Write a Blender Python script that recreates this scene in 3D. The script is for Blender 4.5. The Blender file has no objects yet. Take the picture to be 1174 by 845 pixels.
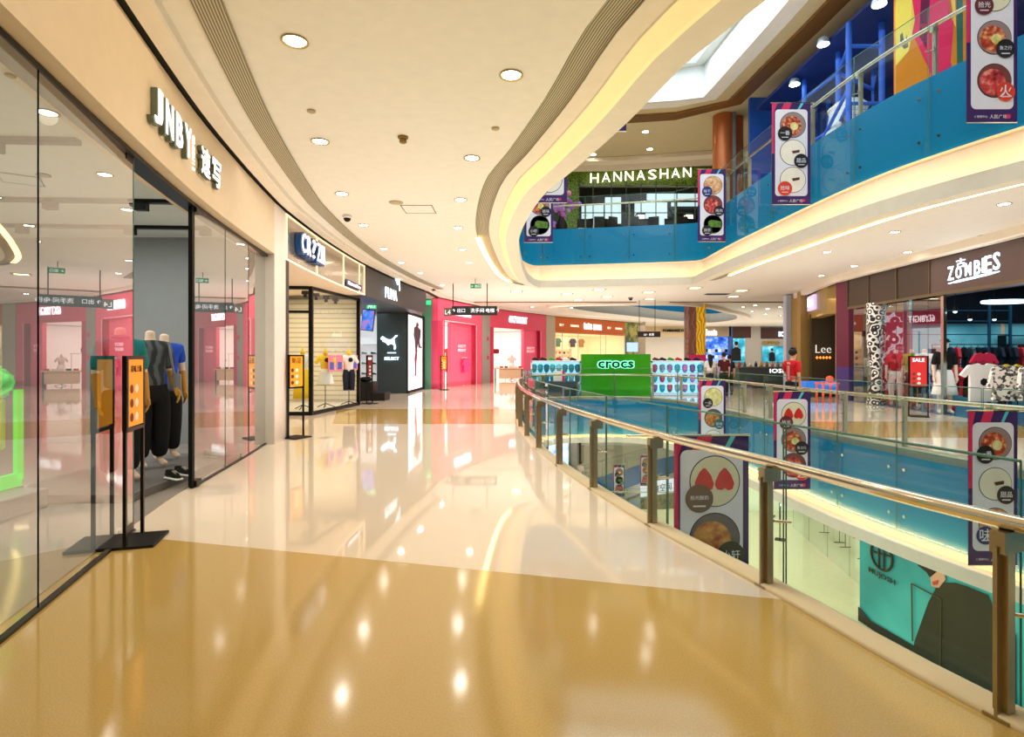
import bpy, bmesh, math, random
from mathutils import Vector, Matrix
from mathutils.geometry import tessellate_polygon
random.seed(7)
SC = bpy.context.scene
COL = SC.collection
PI = math.pi
EYE, F, HX, HY = 1.6, 640.0, 587.0, 408.0

def at(x, y, Y):
    return Vector(((x - HX) / F * Y, Y, EYE - (y - HY) * Y / F))

# ------------------------------------------------------------------ materials
def lin(v):
    v /= 255.0
    return v / 12.92 if v <= 0.04045 else ((v + 0.055) / 1.055) ** 2.4
def rgb(r, g, b):
    return (lin(r), lin(g), lin(b), 1.0)
MATS = {}
def mat(name, col, rough=0.5, metal=0.0, emit=0.0, ecol=None, spec=0.5, coat=0.0):
    if name in MATS: return MATS[name]
    m = bpy.data.materials.new(name); m.use_nodes = True
    b = m.node_tree.nodes['Principled BSDF']
    b.inputs['Base Color'].default_value = col
    b.inputs['Roughness'].default_value = rough
    b.inputs['Metallic'].default_value = metal
    b.inputs['Specular IOR Level'].default_value = spec
    b.inputs['Coat Weight'].default_value = coat
    if emit:
        b.inputs['Emission Color'].default_value = ecol or col
        b.inputs['Emission Strength'].default_value = emit
    # faint procedural variation so that no surface is a dead flat tone
    nt = m.node_tree
    n = nt.nodes.new('ShaderNodeTexNoise'); n.inputs['Scale'].default_value = 6.0
    tc = nt.nodes.new('ShaderNodeTexCoord'); nt.links.new(tc.outputs['Object'], n.inputs['Vector'])
    mp = nt.nodes.new('ShaderNodeMapRange'); mp.inputs[3].default_value = 0.93; mp.inputs[4].default_value = 1.05
    nt.links.new(n.outputs['Fac'], mp.inputs[0])
    mx = nt.nodes.new('ShaderNodeVectorMath'); mx.operation = 'SCALE'
    mx.inputs[0].default_value = col[:3]
    nt.links.new(mp.outputs[0], mx.inputs['Scale'])
    nt.links.new(mx.outputs[0], b.inputs['Base Color'])
    MATS[name] = m
    return m

def pattern(name, kind, cols, scale=5.0, rough=0.5, metal=0.0, emit=0.0, spec=0.5, coords='Object', vec_scale=(1, 1, 1)):
    """procedural material: constant colour bands over a noise, voronoi, wave, checker or brick field"""
    if name in MATS: return MATS[name]
    m = bpy.data.materials.new(name); m.use_nodes = True
    nt = m.node_tree; b = nt.nodes['Principled BSDF']
    tc = nt.nodes.new('ShaderNodeTexCoord'); mp = nt.nodes.new('ShaderNodeMapping')
    mp.inputs['Scale'].default_value = vec_scale
    nt.links.new(tc.outputs[coords], mp.inputs['Vector'])
    rp = nt.nodes.new('ShaderNodeValToRGB')
    if kind == 'noise':
        t = nt.nodes.new('ShaderNodeTexNoise'); t.inputs['Scale'].default_value = scale; t.inputs['Detail'].default_value = 3; out = t.outputs['Fac']
    elif kind == 'voronoi':
        t = nt.nodes.new('ShaderNodeTexVoronoi'); t.inputs['Scale'].default_value = scale
        s = nt.nodes.new('ShaderNodeSeparateColor'); nt.links.new(t.outputs['Color'], s.inputs[0]); out = s.outputs[0]
    elif kind == 'cells':
        t = nt.nodes.new('ShaderNodeTexVoronoi'); t.inputs['Scale'].default_value = scale; out = t.outputs['Distance']
    elif kind == 'wave':
        t = nt.nodes.new('ShaderNodeTexWave'); t.inputs['Scale'].default_value = scale; t.inputs['Distortion'].default_value = 0.0; out = t.outputs['Fac']
        t.bands_direction = 'Z'
    elif kind == 'swirl':
        t = nt.nodes.new('ShaderNodeTexWave'); t.inputs['Scale'].default_value = scale; t.inputs['Distortion'].default_value = 9.0; out = t.outputs['Fac']
    nt.links.new(mp.outputs[0], t.inputs['Vector'])
    nt.links.new(out, rp.inputs[0])
    r = rp.color_ramp; r.interpolation = 'CONSTANT' if kind in ('voronoi', 'cells', 'wave', 'swirl') else 'LINEAR'
    lo, hi = (0.3, 0.7) if kind in ('noise',) else (0.0, 1.0)
    n = len(cols)
    while len(r.elements) < n: r.elements.new(0.5)
    for i, cc in enumerate(cols):
        r.elements[i].position = lo + (hi - lo) * i / (n if r.interpolation == 'CONSTANT' else n - 1)
        r.elements[i].color = cc
    nt.links.new(rp.outputs[0], b.inputs['Base Color'])
    b.inputs['Roughness'].default_value = rough; b.inputs['Metallic'].default_value = metal
    b.inputs['Specular IOR Level'].default_value = spec
    if emit:
        nt.links.new(rp.outputs[0], b.inputs['Emission Color']); b.inputs['Emission Strength'].default_value = emit
    MATS[name] = m
    return m

def glass(name, tint, refl=1.0, base=0.0, rough=0.0):
    if name in MATS: return MATS[name]
    m = bpy.data.materials.new(name); m.use_nodes = True
    nt = m.node_tree; nt.nodes.clear()
    out = nt.nodes.new('ShaderNodeOutputMaterial')
    tr = nt.nodes.new('ShaderNodeBsdfTransparent'); tr.inputs[0].default_value = tint
    gl = nt.nodes.new('ShaderNodeBsdfGlossy'); gl.inputs['Roughness'].default_value = rough
    ge = nt.nodes.new('ShaderNodeNewGeometry'); dt = nt.nodes.new('ShaderNodeVectorMath'); dt.operation = 'DOT_PRODUCT'
    nt.links.new(ge.outputs['Normal'], dt.inputs[0]); nt.links.new(ge.outputs['Incoming'], dt.inputs[1])
    def mth(op, src, v, rev=False):
        n = nt.nodes.new('ShaderNodeMath'); n.operation = op; i = 1 if rev else 0
        nt.links.new(src, n.inputs[i]); n.inputs[1 - i].default_value = v; return n
    ab = mth('ABSOLUTE', dt.outputs['Value'], 0); om = mth('SUBTRACT', ab.outputs[0], 1.0, True); pw = mth('POWER', om.outputs[0], 5.0)
    s96 = mth('MULTIPLY', pw.outputs[0], 0.96); fr = mth('ADD', s96.outputs[0], 0.04)
    ma = nt.nodes.new('ShaderNodeMath'); ma.operation = 'MULTIPLY_ADD'; ma.use_clamp = True
    ma.inputs[1].default_value = refl; ma.inputs[2].default_value = base
    mx = nt.nodes.new('ShaderNodeMixShader')
    nt.links.new(fr.outputs[0], ma.inputs[0]); nt.links.new(ma.outputs[0], mx.inputs[0])
    nt.links.new(tr.outputs[0], mx.inputs[1]); nt.links.new(gl.outputs[0], mx.inputs[2])
    nt.links.new(mx.outputs[0], out.inputs[0])
    MATS[name] = m
    return m

def glow(name, col, s):
    return mat(name, col, rough=0.6, emit=s, ecol=col)

# ------------------------------------------------------------------ mesh builder
class MB:
    def __init__(s): s.v = []; s.f = []; s.m = []; s.uv = {}; s.sm = []
    def add(s, vs, fs, mi=0, smooth=False):
        o = len(s.v); s.v += [Vector(p) for p in vs]
        for f in fs:
            s.f.append(tuple(o + i for i in f)); s.m.append(mi); s.sm.append(smooth)
        return s
    def quad(s, a, b, c, d, mi=0): return s.add([a, b, c, d], [(0, 1, 2, 3)], mi)
    def box(s, c, d, rz=0.0, mi=0, bev=0.0):
        x, y, z = [k / 2 for k in d]; R = Matrix.Rotation(rz, 3, 'Z'); c = Vector(c)
        if bev and bev < min(x, y, z):
            b = bev; vs = []; 
            for sx in (-1, 1):
                for sy in (-1, 1):
                    for sz in (-1, 1):
                        vs += [(sx * x, sy * (y - b), sz * (z - b)), (sx * (x - b), sy * y, sz * (z - b)), (sx * (x - b), sy * (y - b), sz * z)]
            bm = bmesh.new()
            for p in vs: bm.verts.new(R @ Vector(p) + c)
            r = bmesh.ops.convex_hull(bm, input=bm.verts)
            bm.verts.index_update()
            fs = [tuple(q.index for q in f.verts) for f in bm.faces]
            pv = [q.co.copy() for q in bm.verts]; bm.free()
            return s.add(pv, fs, mi)
        vs = [R @ Vector((i * x, j * y, k * z)) + c for i in (-1, 1) for j in (-1, 1) for k in (-1, 1)]
        return s.add(vs, [(0, 1, 3, 2), (4, 6, 7, 5), (0, 4, 5, 1), (2, 3, 7, 6), (0, 2, 6, 4), (1, 5, 7, 3)], mi)
    def seg(s, p, q, z0, z1, t, off=0.0, mi=0):
        """vertical slab standing on the plan line p-q; off and t go to the left of p->q"""
        p = Vector(p[:2]); q = Vector(q[:2]); d = (q - p).normalized(); n = Vector((-d.y, d.x))
        a, b = p + n * off, q + n * off; c, e = q + n * (off + t), p + n * (off + t)
        return s.prism([a, b, c, e], z0, z1, mi)
    def prism(s, poly, z0, z1, mi=0):
        n = len(poly); vs = [(p[0], p[1], z0) for p in poly] + [(p[0], p[1], z1) for p in poly]
        fs = [(i, (i + 1) % n, n + (i + 1) % n, n + i) for i in range(n)] + [tuple(range(n - 1, -1, -1)), tuple(range(n, 2 * n))]
        return s.add(vs, fs, mi)
    def tube(s, pts, r, n=8, mi=0, closed=False, smooth=True):
        pts = [Vector(p) for p in pts]; rs = r if isinstance(r, (list, tuple)) else [r] * len(pts); vs = []; N = len(pts)
        prev = None
        for i, p in enumerate(pts):
            if closed: t = pts[(i + 1) % N] - pts[i - 1]
            else: t = pts[min(i + 1, N - 1)] - pts[max(i - 1, 0)]
            t.normalize()
            if prev is None:
                a = Vector((0, 0, 1)) if abs(t.z) < 0.9 else Vector((1, 0, 0))
            else: a = prev
            u = (a - t * a.dot(t)).normalized(); w = t.cross(u); prev = u
            for k in range(n):
                an = 2 * PI * k / n; vs.append(p + (u * math.cos(an) + w * math.sin(an)) * rs[i])
        fs = []
        for i in range(N if closed else N - 1):
            j = (i + 1) % N
            for k in range(n): fs.append((i * n + k, i * n + (k + 1) % n, j * n + (k + 1) % n, j * n + k))
        s.add(vs, fs, mi, smooth)
        if not closed:
            s.add(vs[:n], [tuple(range(n - 1, -1, -1))], mi); s.add(vs[-n:], [tuple(range(n))], mi)
        return s
    def cyl(s, c, r, z0, z1, n=16, mi=0, smooth=True):
        return s.tube([(c[0], c[1], z0), (c[0], c[1], z1)], r, n, mi, smooth=smooth)
    def lathe(s, c, prof, n=16, mi=0, sx=1.0, sy=1.0, smooth=True):
        vs = []
        for (r, z) in prof:
            for k in range(n):
                a = 2 * PI * k / n; vs.append((c[0] + r * sx * math.cos(a), c[1] + r * sy * math.sin(a), c[2] + z))
        fs = [(i * n + k, i * n + (k + 1) % n, (i + 1) * n + (k + 1) % n, (i + 1) * n + k) for i in range(len(prof) - 1) for k in range(n)]
        m = len(prof) - 1
        fs += [tuple(range(n - 1, -1, -1)), tuple(m * n + k for k in range(n))]
        return s.add(vs, fs, mi, smooth)
    def ball(s, c, r, n=12, mi=0, sc=(1, 1, 1)):
        prof = [(max(1e-4, math.sin(PI * i / (n // 2))), -math.cos(PI * i / (n // 2))) for i in range(n // 2 + 1)]
        vs0 = len(s.v)
        s.lathe((0, 0, 0), prof, n, mi)
        for i in range(vs0, len(s.v)):
            q = s.v[i]; s.v[i] = Vector((c[0] + q.x * r * sc[0], c[1] + q.y * r * sc[1], c[2] + q.z * r * sc[2]))
        return s
    def disc(s, c, r, nrm=(0, -1, 0), n=24, mi=0, t=0.0, sx=1.0):
        nrm = Vector(nrm).normalized(); a = Vector((0, 0, 1)) if abs(nrm.z) < 0.9 else Vector((0, 1, 0))
        u = a.cross(nrm).normalized(); w = nrm.cross(u); c = Vector(c)
        f = [c + (u * math.cos(2 * PI * k / n) * sx + w * math.sin(2 * PI * k / n)) * r for k in range(n)]
        if t:
            g = [p + nrm * t for p in f]
            return s.add(f + g, [tuple(range(n - 1, -1, -1)), tuple(range(n, 2 * n))] + [(k, (k + 1) % n, n + (k + 1) % n, n + k) for k in range(n)], mi)
        return s.add(f, [tuple(range(n))], mi)
    def plate(s, origin, ux, uz, pts, t, mi=0):
        """flat outline pts (u,w) on the plane origin+u*ux+w*uz, given thickness t towards ux x uz reversed"""
        o = Vector(origin); ux = Vector(ux).normalized(); uz = Vector(uz).normalized(); nn = ux.cross(uz)
        f = [o + ux * a + uz * b for a, b in pts]; n = len(f); g = [p + nn * t for p in f]
        tris = tessellate_polygon([[Vector((a, b, 0)) for a, b in pts]])
        s.add(f + g, [tuple(t3) for t3 in tris] + [tuple(n + k for k in reversed(t3)) for t3 in tris] + [(k, (k + 1) % n, n + (k + 1) % n, n + k) for k in range(n)], mi)
        return s
    def build(s, name, mats, parent=None, world=False):
        me = bpy.data.meshes.new(name)
        off = parent_world(parent) if (parent is not None and world) else Vector((0, 0, 0))
        me.from_pydata([tuple(p - off) for p in s.v], [], s.f)
        if not isinstance(mats, (list, tuple)): mats = [mats]
        for m in mats: me.materials.append(m)
        me.polygons.foreach_set('material_index', s.m)
        me.polygons.foreach_set('use_smooth', s.sm)
        if s.uv:
            L = me.uv_layers.new(name='UVMap')
            for p in me.polygons:
                for li in p.loop_indices:
                    L.data[li].uv = s.uv.get(me.loops[li].vertex_index, (0, 0))
        me.update()
        bm = bmesh.new(); bm.from_mesh(me); bmesh.ops.recalc_face_normals(bm, faces=bm.faces); bm.to_mesh(me); bm.free()
        o = bpy.data.objects.new(name, me); COL.objects.link(o)
        if parent is not None: o.parent = parent
        return o
def parent_world(p):
    v = Vector((0, 0, 0))
    while p is not None: v += p.location; p = p.parent
    return v

def tag(o, label, cat, group=None):
    o['label'] = label; o['category'] = cat
    if group: o['group'] = group
    return o
def thing(name, label, cat, loc=(0, 0, 0), rz=0.0, group=None):
    o = bpy.data.objects.new(name, None); COL.objects.link(o); o.location = loc; o.rotation_euler = (0, 0, rz)
    return tag(o, label, cat, group)
def struct(o): o['kind'] = 'structure'; return o
def dup(root, loc, rz=None, label=None, scale=None):
    r = root.copy(); COL.objects.link(r); r.location = loc
    if rz is not None: r.rotation_euler = (0, 0, rz)
    if scale: r.scale = scale
    if label: r['label'] = label
    for ch in list(root.children):
        c = ch.copy(); COL.objects.link(c); c.parent = r
        for g in list(ch.children):
            d = g.copy(); COL.objects.link(d); d.parent = c
    return r

FONTSIZE = {}
def text(body, name, m, origin, ux, width=None, height=None, ext=0.02, parent=None, uz=(0, 0, 1), bold=0.0, center=True, mirror=False, space=1.0):
    """lettering as real mesh: baseline-left (or centre) at origin, running along ux"""
    cu = bpy.data.curves.new('t', 'FONT'); cu.body = body; cu.extrude = ext / 2; cu.offset = bold; cu.resolution_u = 2; cu.space_character = space
    tmp = bpy.data.objects.new('t', cu); COL.objects.link(tmp)
    dg = bpy.context.evaluated_depsgraph_get(); dg.update()
    me = bpy.data.meshes.new_from_object(tmp.evaluated_get(dg))
    bpy.data.objects.remove(tmp)
    xs = [v.co.x for v in me.vertices]; ys = [v.co.y for v in me.vertices]
    if not xs: return None
    x0, x1, y0, y1 = min(xs), max(xs), min(ys), max(ys)
    sx = width / (x1 - x0) if width else None; sy = height / (y1 - y0) if height else None
    if sx is None: sx = sy
    if sy is None: sy = sx
    o3 = Vector(origin); ux = Vector(ux).normalized(); uz = Vector(uz).normalized(); nn = ux.cross(uz)
    pw = parent_world(parent) if parent is not None else Vector((0, 0, 0))
    cx, cy = ((x0 + x1) / 2, (y0 + y1) / 2) if center else (x0, y0)
    for v in me.vertices:
        v.co = o3 + ux * ((v.co.x - cx) * sx) + uz * ((v.co.y - cy) * sy) + nn * (v.co.z) - pw
    me.materials.clear(); me.materials.append(m)
    o = bpy.data.objects.new(name, me); COL.objects.link(o); me.name = name
    if parent is not None: o.parent = parent
    return o

# ------------------------------------------------------------------ curves
def catmull(P, step=0.5, closed=False):
    P = [Vector(p[:2]) for p in P]; n = len(P); out = []
    rng = range(n) if closed else range(n - 1)
    for i in rng:
        p1, p2 = P[i], P[(i + 1) % n]
        p0 = P[i - 1] if (closed or i > 0) else p1 * 2 - p2
        p3 = P[(i + 2) % n] if (closed or i + 2 < n) else p2 * 2 - p1
        k = max(2, int((p2 - p1).length / step))
        for j in range(k):
            t = j / k
            out.append(0.5 * ((2 * p1) + (p2 - p0) * t + (2 * p0 - 5 * p1 + 4 * p2 - p3) * t * t + (3 * p1 - p0 - 3 * p2 + p3) * t ** 3))
    if not closed: out.append(P[-1])
    return out
def normals(C, closed):
    n = len(C); N = []
    for i in range(n):
        a = C[i - 1] if (closed or i > 0) else C[i]
        b = C[(i + 1) % n] if (closed or i < n - 1) else C[i]
        d = (b - a).normalized(); N.append(Vector((d.y, -d.x)))
    return N
def offset(C, d, closed):
    N = normals(C, closed)
    return [c + n * d for c, n in zip(C, N)]
def resample(C, step, closed=False):
    pts = list(C) + ([C[0]] if closed else []); L = [0]
    for a, b in zip(pts, pts[1:]): L.append(L[-1] + (b - a).length)
    n = max(1, round(L[-1] / step)); out = []; j = 0
    for i in range(n + (0 if closed else 1)):
        t = L[-1] * i / n
        while j < len(L) - 2 and L[j + 1] < t: j += 1
        u = (t - L[j]) / max(1e-6, L[j + 1] - L[j]); out.append(pts[j].lerp(pts[j + 1], min(1, u)))
    return out
def ribbon(mb, C, prof, closed, mi=0, smooth=True):
    """sweep the profile [(offset, z), ...] along the plan curve"""
    n = len(C); o = len(mb.v); L = 0; N = normals(C, closed); base = []
    pts = []; k = len(prof); vd = [0]
    for a, b in zip(prof, prof[1:]): vd.append(vd[-1] + math.hypot(b[0] - a[0], b[1] - a[1]))
    rows = n + 1 if closed else n
    for i in range(rows):
        c = C[i % n]; nn = N[i % n]
        if i: L += (C[i % n] - C[i - 1]).length
        for j, (d, z) in enumerate(prof):
            mb.uv[o + i * k + j] = (L, vd[j]); pts.append((c.x + nn.x * d, c.y + nn.y * d, z))
    fs = [(i * k + j, i * k + j + 1, (i + 1) * k + j + 1, (i + 1) * k + j) for i in range(rows - 1) for j in range(k - 1)]
    mb.add(pts, fs, mi, smooth)
    return mb
def holed(mb, outer, holes, z, mi=0):
    loops = [[Vector((p[0], p[1], 0)) for p in outer]] + [[Vector((p[0], p[1], 0)) for p in h] for h in holes]
    flat = [p for l in loops for p in l]
    tris = tessellate_polygon(loops)
    mb.add([(p.x, p.y, z) for p in flat], [tuple(t) for t in tris], mi)
    return mb
LAMP = 0.46
def area_lamp(name, loc, size, power, col, rot=(0, 0, 0), gloss=False, spread=PI):
    power *= LAMP
    d = bpy.data.lights.new(name, 'AREA'); d.shape = 'RECTANGLE'; d.size, d.size_y = size; d.energy = power; d.color = col; d.spread = spread
    o = bpy.data.objects.new(name, d); COL.objects.link(o); o.location = loc; o.rotation_euler = rot
    o.visible_glossy = gloss
    return o
# ================================================================== materials
cream = mat('cream_plaster', rgb(238, 226, 206), 0.6)
white = mat('white_plaster', rgb(240, 236, 230), 0.6)
ceilm = mat('ceiling_paint', rgb(238, 230, 214), 0.65)
header_m = mat('beige_fascia_panel', rgb(214, 190, 156), 0.45)
colm = mat('pale_column_stone', rgb(226, 214, 200), 0.3)
dark = mat('black_metal', rgb(24, 24, 24), 0.35, 0.6)
darkgap = mat('shadow_gap', rgb(40, 36, 24), 0.6)
steel = mat('brushed_steel', rgb(200, 196, 186), 0.22, 1.0)
postm = mat('satin_steel_post', rgb(176, 164, 140), 0.3, 1.0)
chrome = mat('polished_rail', rgb(230, 222, 205), 0.12, 1.0)
brass = mat('champagne_trim', rgb(226, 208, 170), 0.3, 0.2)
blue_m = mat('blue_fascia_film', rgb(20, 126, 176), 0.25, emit=0.06)
gl_clear = glass('clear_glass', (0.90, 0.955, 0.94, 1), 1.0)
gl_guard = glass('guard_glass', (0.86, 0.95, 0.94, 1), 1.0)
gl_shop = glass('shop_glass', (0.90, 0.95, 0.94, 1), 2.2, 0.16)
gl_edge = mat('glass_edge', rgb(70, 120, 105), 0.2)
led_warm = glow('warm_led', (1.0, 0.72, 0.30, 1), 6.0)
led_cove = glow('cove_led', (1.0, 0.58, 0.20, 1), 24.0)
led_white = glow('white_sign_light', (0.93, 0.97, 1.0, 1), 1.8)
led_blue = glow('blue_white_sign_light', (0.60, 0.80, 1.0, 1), 2.6)
lampm = glow('downlight_lamp', (1.0, 0.93, 0.80, 1), 26.0)
trimring = mat('downlight_ring', rgb(196, 170, 110), 0.3, 0.5)
blackm = mat('matt_black', rgb(14, 14, 15), 0.6)
grey = mat('mid_grey', rgb(126, 130, 130), 0.5)
teal = mat('teal_cloth', rgb(0, 120, 124), 0.8)

# terrazzo floor: cream with tan zones, laid out in world metres
def floor_material():
    m = bpy.data.materials.new('polished_terrazzo'); m.use_nodes = True
    nt = m.node_tree; b = nt.nodes['Principled BSDF']; N = nt.nodes.new; K = nt.links.new
    g = N('ShaderNodeNewGeometry'); s = N('ShaderNodeSeparateXYZ'); K(g.outputs['Position'], s.inputs[0])
    def M(op, a, c):
        n = N('ShaderNodeMath'); n.operation = op
        for i, v in enumerate((a, c)):
            if isinstance(v, (int, float)): n.inputs[i].default_value = v
            else: K(v, n.inputs[i])
        return n.outputs[0]
    X, Y = s.outputs[0], s.outputs[1]
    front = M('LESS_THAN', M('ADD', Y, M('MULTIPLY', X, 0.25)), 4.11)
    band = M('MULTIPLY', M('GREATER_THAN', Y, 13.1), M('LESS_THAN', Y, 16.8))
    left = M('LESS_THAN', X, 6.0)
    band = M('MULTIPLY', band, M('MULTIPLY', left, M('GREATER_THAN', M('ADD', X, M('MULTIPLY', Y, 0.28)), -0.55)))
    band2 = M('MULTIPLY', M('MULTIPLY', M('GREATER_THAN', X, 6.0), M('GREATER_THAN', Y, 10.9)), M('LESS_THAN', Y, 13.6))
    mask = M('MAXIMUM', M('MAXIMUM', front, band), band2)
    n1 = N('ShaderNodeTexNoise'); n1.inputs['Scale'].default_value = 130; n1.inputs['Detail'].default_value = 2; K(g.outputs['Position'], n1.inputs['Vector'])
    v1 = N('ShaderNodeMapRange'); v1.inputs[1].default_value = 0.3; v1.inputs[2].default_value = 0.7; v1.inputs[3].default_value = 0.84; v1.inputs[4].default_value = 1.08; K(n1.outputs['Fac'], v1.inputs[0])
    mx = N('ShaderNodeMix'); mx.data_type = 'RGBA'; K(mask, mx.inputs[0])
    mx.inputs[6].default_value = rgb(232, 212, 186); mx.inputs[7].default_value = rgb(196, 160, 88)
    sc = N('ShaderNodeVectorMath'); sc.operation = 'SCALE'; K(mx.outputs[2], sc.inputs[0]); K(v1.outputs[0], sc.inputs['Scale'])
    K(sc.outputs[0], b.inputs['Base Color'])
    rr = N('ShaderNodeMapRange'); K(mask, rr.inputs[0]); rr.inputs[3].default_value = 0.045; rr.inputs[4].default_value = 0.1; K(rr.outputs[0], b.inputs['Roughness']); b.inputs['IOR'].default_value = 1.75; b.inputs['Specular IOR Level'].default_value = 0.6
    return m
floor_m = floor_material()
floor_low_m = mat('lower_terrazzo', rgb(222, 218, 180), 0.08, spec=0.6)
grille_m = pattern('slotted_grille', 'wave', [rgb(70, 62, 44), rgb(205, 192, 158)], 14.0, 0.5, coords='UV')
def uv_grille():
    """linear air slots running along the strip (v across the strip)"""
    m = bpy.data.materials.new('linear_slot_grille'); m.use_nodes = True
    nt = m.node_tree; b = nt.nodes['Principled BSDF']; N = nt.nodes.new; K = nt.links.new
    uv = N('ShaderNodeUVMap'); s = N('ShaderNodeSeparateXYZ'); K(uv.outputs[0], s.inputs[0])
    def frac(src, k):
        a = N('ShaderNodeMath'); a.operation = 'MULTIPLY'; a.inputs[1].default_value = k; K(src, a.inputs[0])
        c = N('ShaderNodeMath'); c.operation = 'FRACT'; K(a.outputs[0], c.inputs[0])
        d = N('ShaderNodeMath'); d.operation = 'GREATER_THAN'; d.inputs[1].default_value = 0.42; K(c.outputs[0], d.inputs[0]); return d.outputs[0]
    p = N('ShaderNodeMath'); p.operation = 'MULTIPLY'; K(frac(s.outputs[1], 38), p.inputs[0]); p.inputs[1].default_value = .8
    mx = N('ShaderNodeMix'); mx.data_type = 'RGBA'; K(p.outputs[0], mx.inputs[0])
    mx.inputs[6].default_value = rgb(206, 194, 160); mx.inputs[7].default_value = rgb(72, 62, 40)
    K(mx.outputs[2], b.inputs['Base Color']); b.inputs['Roughness'].default_value = 0.5
    return m
grille_m = uv_grille()

# ================================================================== plan curves (metres)
V0 = catmull(list(reversed([(4.5, -1.0), (2.9, 1.3), (2.27, 2.52), (1.87, 3.91), (1.44, 5.26), (1.08, 6.74), (.80, 8.13), (.57, 9.57), (.39, 11.2), (.28, 12.9),
      (.25, 15), (.3, 17.2), (.55, 19.4), (1.3, 21.1), (3, 21.7), (5, 21.4), (6.0, 19.6), (6.3, 16.5), (6.4, 14), (6.5, 11.8), (6.65, 10.2), (7.1, 7.9),
      (7.9, 5.6), (8.8, 3.3), (9.0, 1.0), (7.5, -1.0)])), 0.35, True)
V1 = catmull(list(reversed([(4.2, -1.2), (3.0, .4), (2.5, 1.5), (2.02, 2.9), (1.56, 4.2), (1.25, 5.1), (.98, 6.4), (.56, 8.0), (.12, 9.6), (-.2, 12.6), (-.16, 15.5), (.02, 18.5),
      (.3, 20.9), (.85, 22.5), (1.6, 22.5), (4, 22.1), (6.6, 21.55), (7.2, 21.2), (7.2, 20.2), (7.15, 17.9), (7.18, 15.8), (7.25, 13), (7.4, 11.3), (7.65, 10.2), (8.1, 8.9), (8.9, 7.0), (9.7, 4.5),
      (9.9, 2), (8.6, -.6), (6.4, -1.6)])), 0.35, True)
V2 = catmull(list(reversed([(2.5, 31.5), (8.2, 30.2), (11, 32.0), (13.2, 35), (16.4, 39.6), (18.3, 45), (17.3, 49), (13.2, 46.2), (8.4, 41), (4.4, 36.2)])), 0.7, True)
HF = catmull([(-1.9, -1.5), (-2.2, .5), (-2.45, 2.0), (-2.70, 3.0), (-3.12, 4.46), (-3.62, 6.4), (-3.98, 8.2), (-4.25, 9.8), (-4.38, 10.8), (-4.52, 13), (-4.56, 15), (-4.52, 17.1), (-4.22, 20.8), (-3.72, 24.2)], 0.3)
CEIL, LIPB, LIPT, UP, BLUEB = 4.5, 4.32, 4.6, 6.7, 5.25

# storefront line of the far bend: pixel column -> plan point
ST = [(488, 24.2), (501.5, 26.8), (553, 32), (562, 33), (626, 38.5), (636, 39.5), (716, 46), (732, 47.5)]
def S(x):
    for (a, ya), (b, yb) in zip(ST, ST[1:]):
        if x <= b:
            A, B = at(a, 0, ya), at(b, 0, yb)
            k = (x - HX) / F; dx, dy = B.x - A.x, B.y - A.y
            t = (A.x - k * A.y) / (k * dy - dx); return Vector((A.x + dx * t, A.y + dy * t))
    return at(b, 0, yb).xy
RS = catmull([(13.4, 26), (12.2, 21.6), (11.9, 19.8), (11.65, 16), (11.5, 12.56), (11.1, 8), (10.6, 4), (10.2, -1)], 0.4)

# ================================================================== floor and ceilings
mb = MB(); outer = [(-14, -4), (22, -4), (22, 24), (34, 58), (-6, 58), (-14, 30)]
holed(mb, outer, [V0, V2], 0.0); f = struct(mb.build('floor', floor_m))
# steel channel and kerb around the atrium edge
mb = MB(); ribbon(mb, V0, [(0.16, 0.0), (0.16, 0.028), (0.02, 0.028), (0.02, 0.03), (-0.0, 0.03), (-0.0, -0.12)], True)
struct(mb.build('trim_1', brass))
def grow(C, d): return offset(C, d, True)
mb = MB(); holed(mb, [(-14, -4), (22, -4), (22, 24), (34, 60), (-6, 60), (-14, 30)], [grow(V1, .62), grow(V2, .5)], CEIL); struct(mb.build('ceiling', ceilm))
# slab edges: cove lit fascia with blue film, ledge and lip
def slab_edge(C, ztop, k, LIPT=LIPT, LIPB=LIPB, CEIL=CEIL, W=.38):
    mb = MB(); ribbon(mb, C, [(0, ztop), (0, ztop - 1.45)], True); struct(mb.build('trim_%d' % k, blue_m))
    z = ztop - 6.7
    mb = MB(); ribbon(mb, C, [(0.0, ztop - 1.45), (0.05, z + BLUEB - .03), (0.05, z + LIPT - .09), (.05 - W, z + LIPT - .09), (.05 - W, z + LIPT), (-W, z + LIPT), (-W, z + LIPB), (-.06, z + LIPB)], True, smooth=False)
    ribbon(mb, C, [(-.06, z + LIPB), (-.03, z + LIPB + .02), (0.09, z + CEIL - .02)], True, 1, smooth=False)  # sloped face glows by emission, standing in for cove light on it
    ribbon(mb, C, [(0.09, z + CEIL - .02), (0.10, z + CEIL), (0.32, z + CEIL)], True, smooth=False); struct(mb.build('trim_%d' % (k + 1), [cream, mat('glowing_cove_face', rgb(255, 226, 160), .6, emit=.42, ecol=(1, .74, .36, 1))]))
    mb = MB(); ribbon(mb, C, [(.055 - W, z + LIPT - .08), (.055 - W, z + LIPT - .012)], True); struct(mb.build('trim_%d' % (k + 2), led_cove))
    mb = MB(); ribbon(mb, C, [(0.32, z + CEIL), (0.33, z + CEIL + .05), (0.60, z + CEIL + .05), (0.62, z + CEIL)], True); struct(mb.build('trim_%d' % (k + 3), grille_m))
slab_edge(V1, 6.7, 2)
slab_edge(V0, 0.0, 6, 5.2, 5.0, 4.98, .44)
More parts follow.
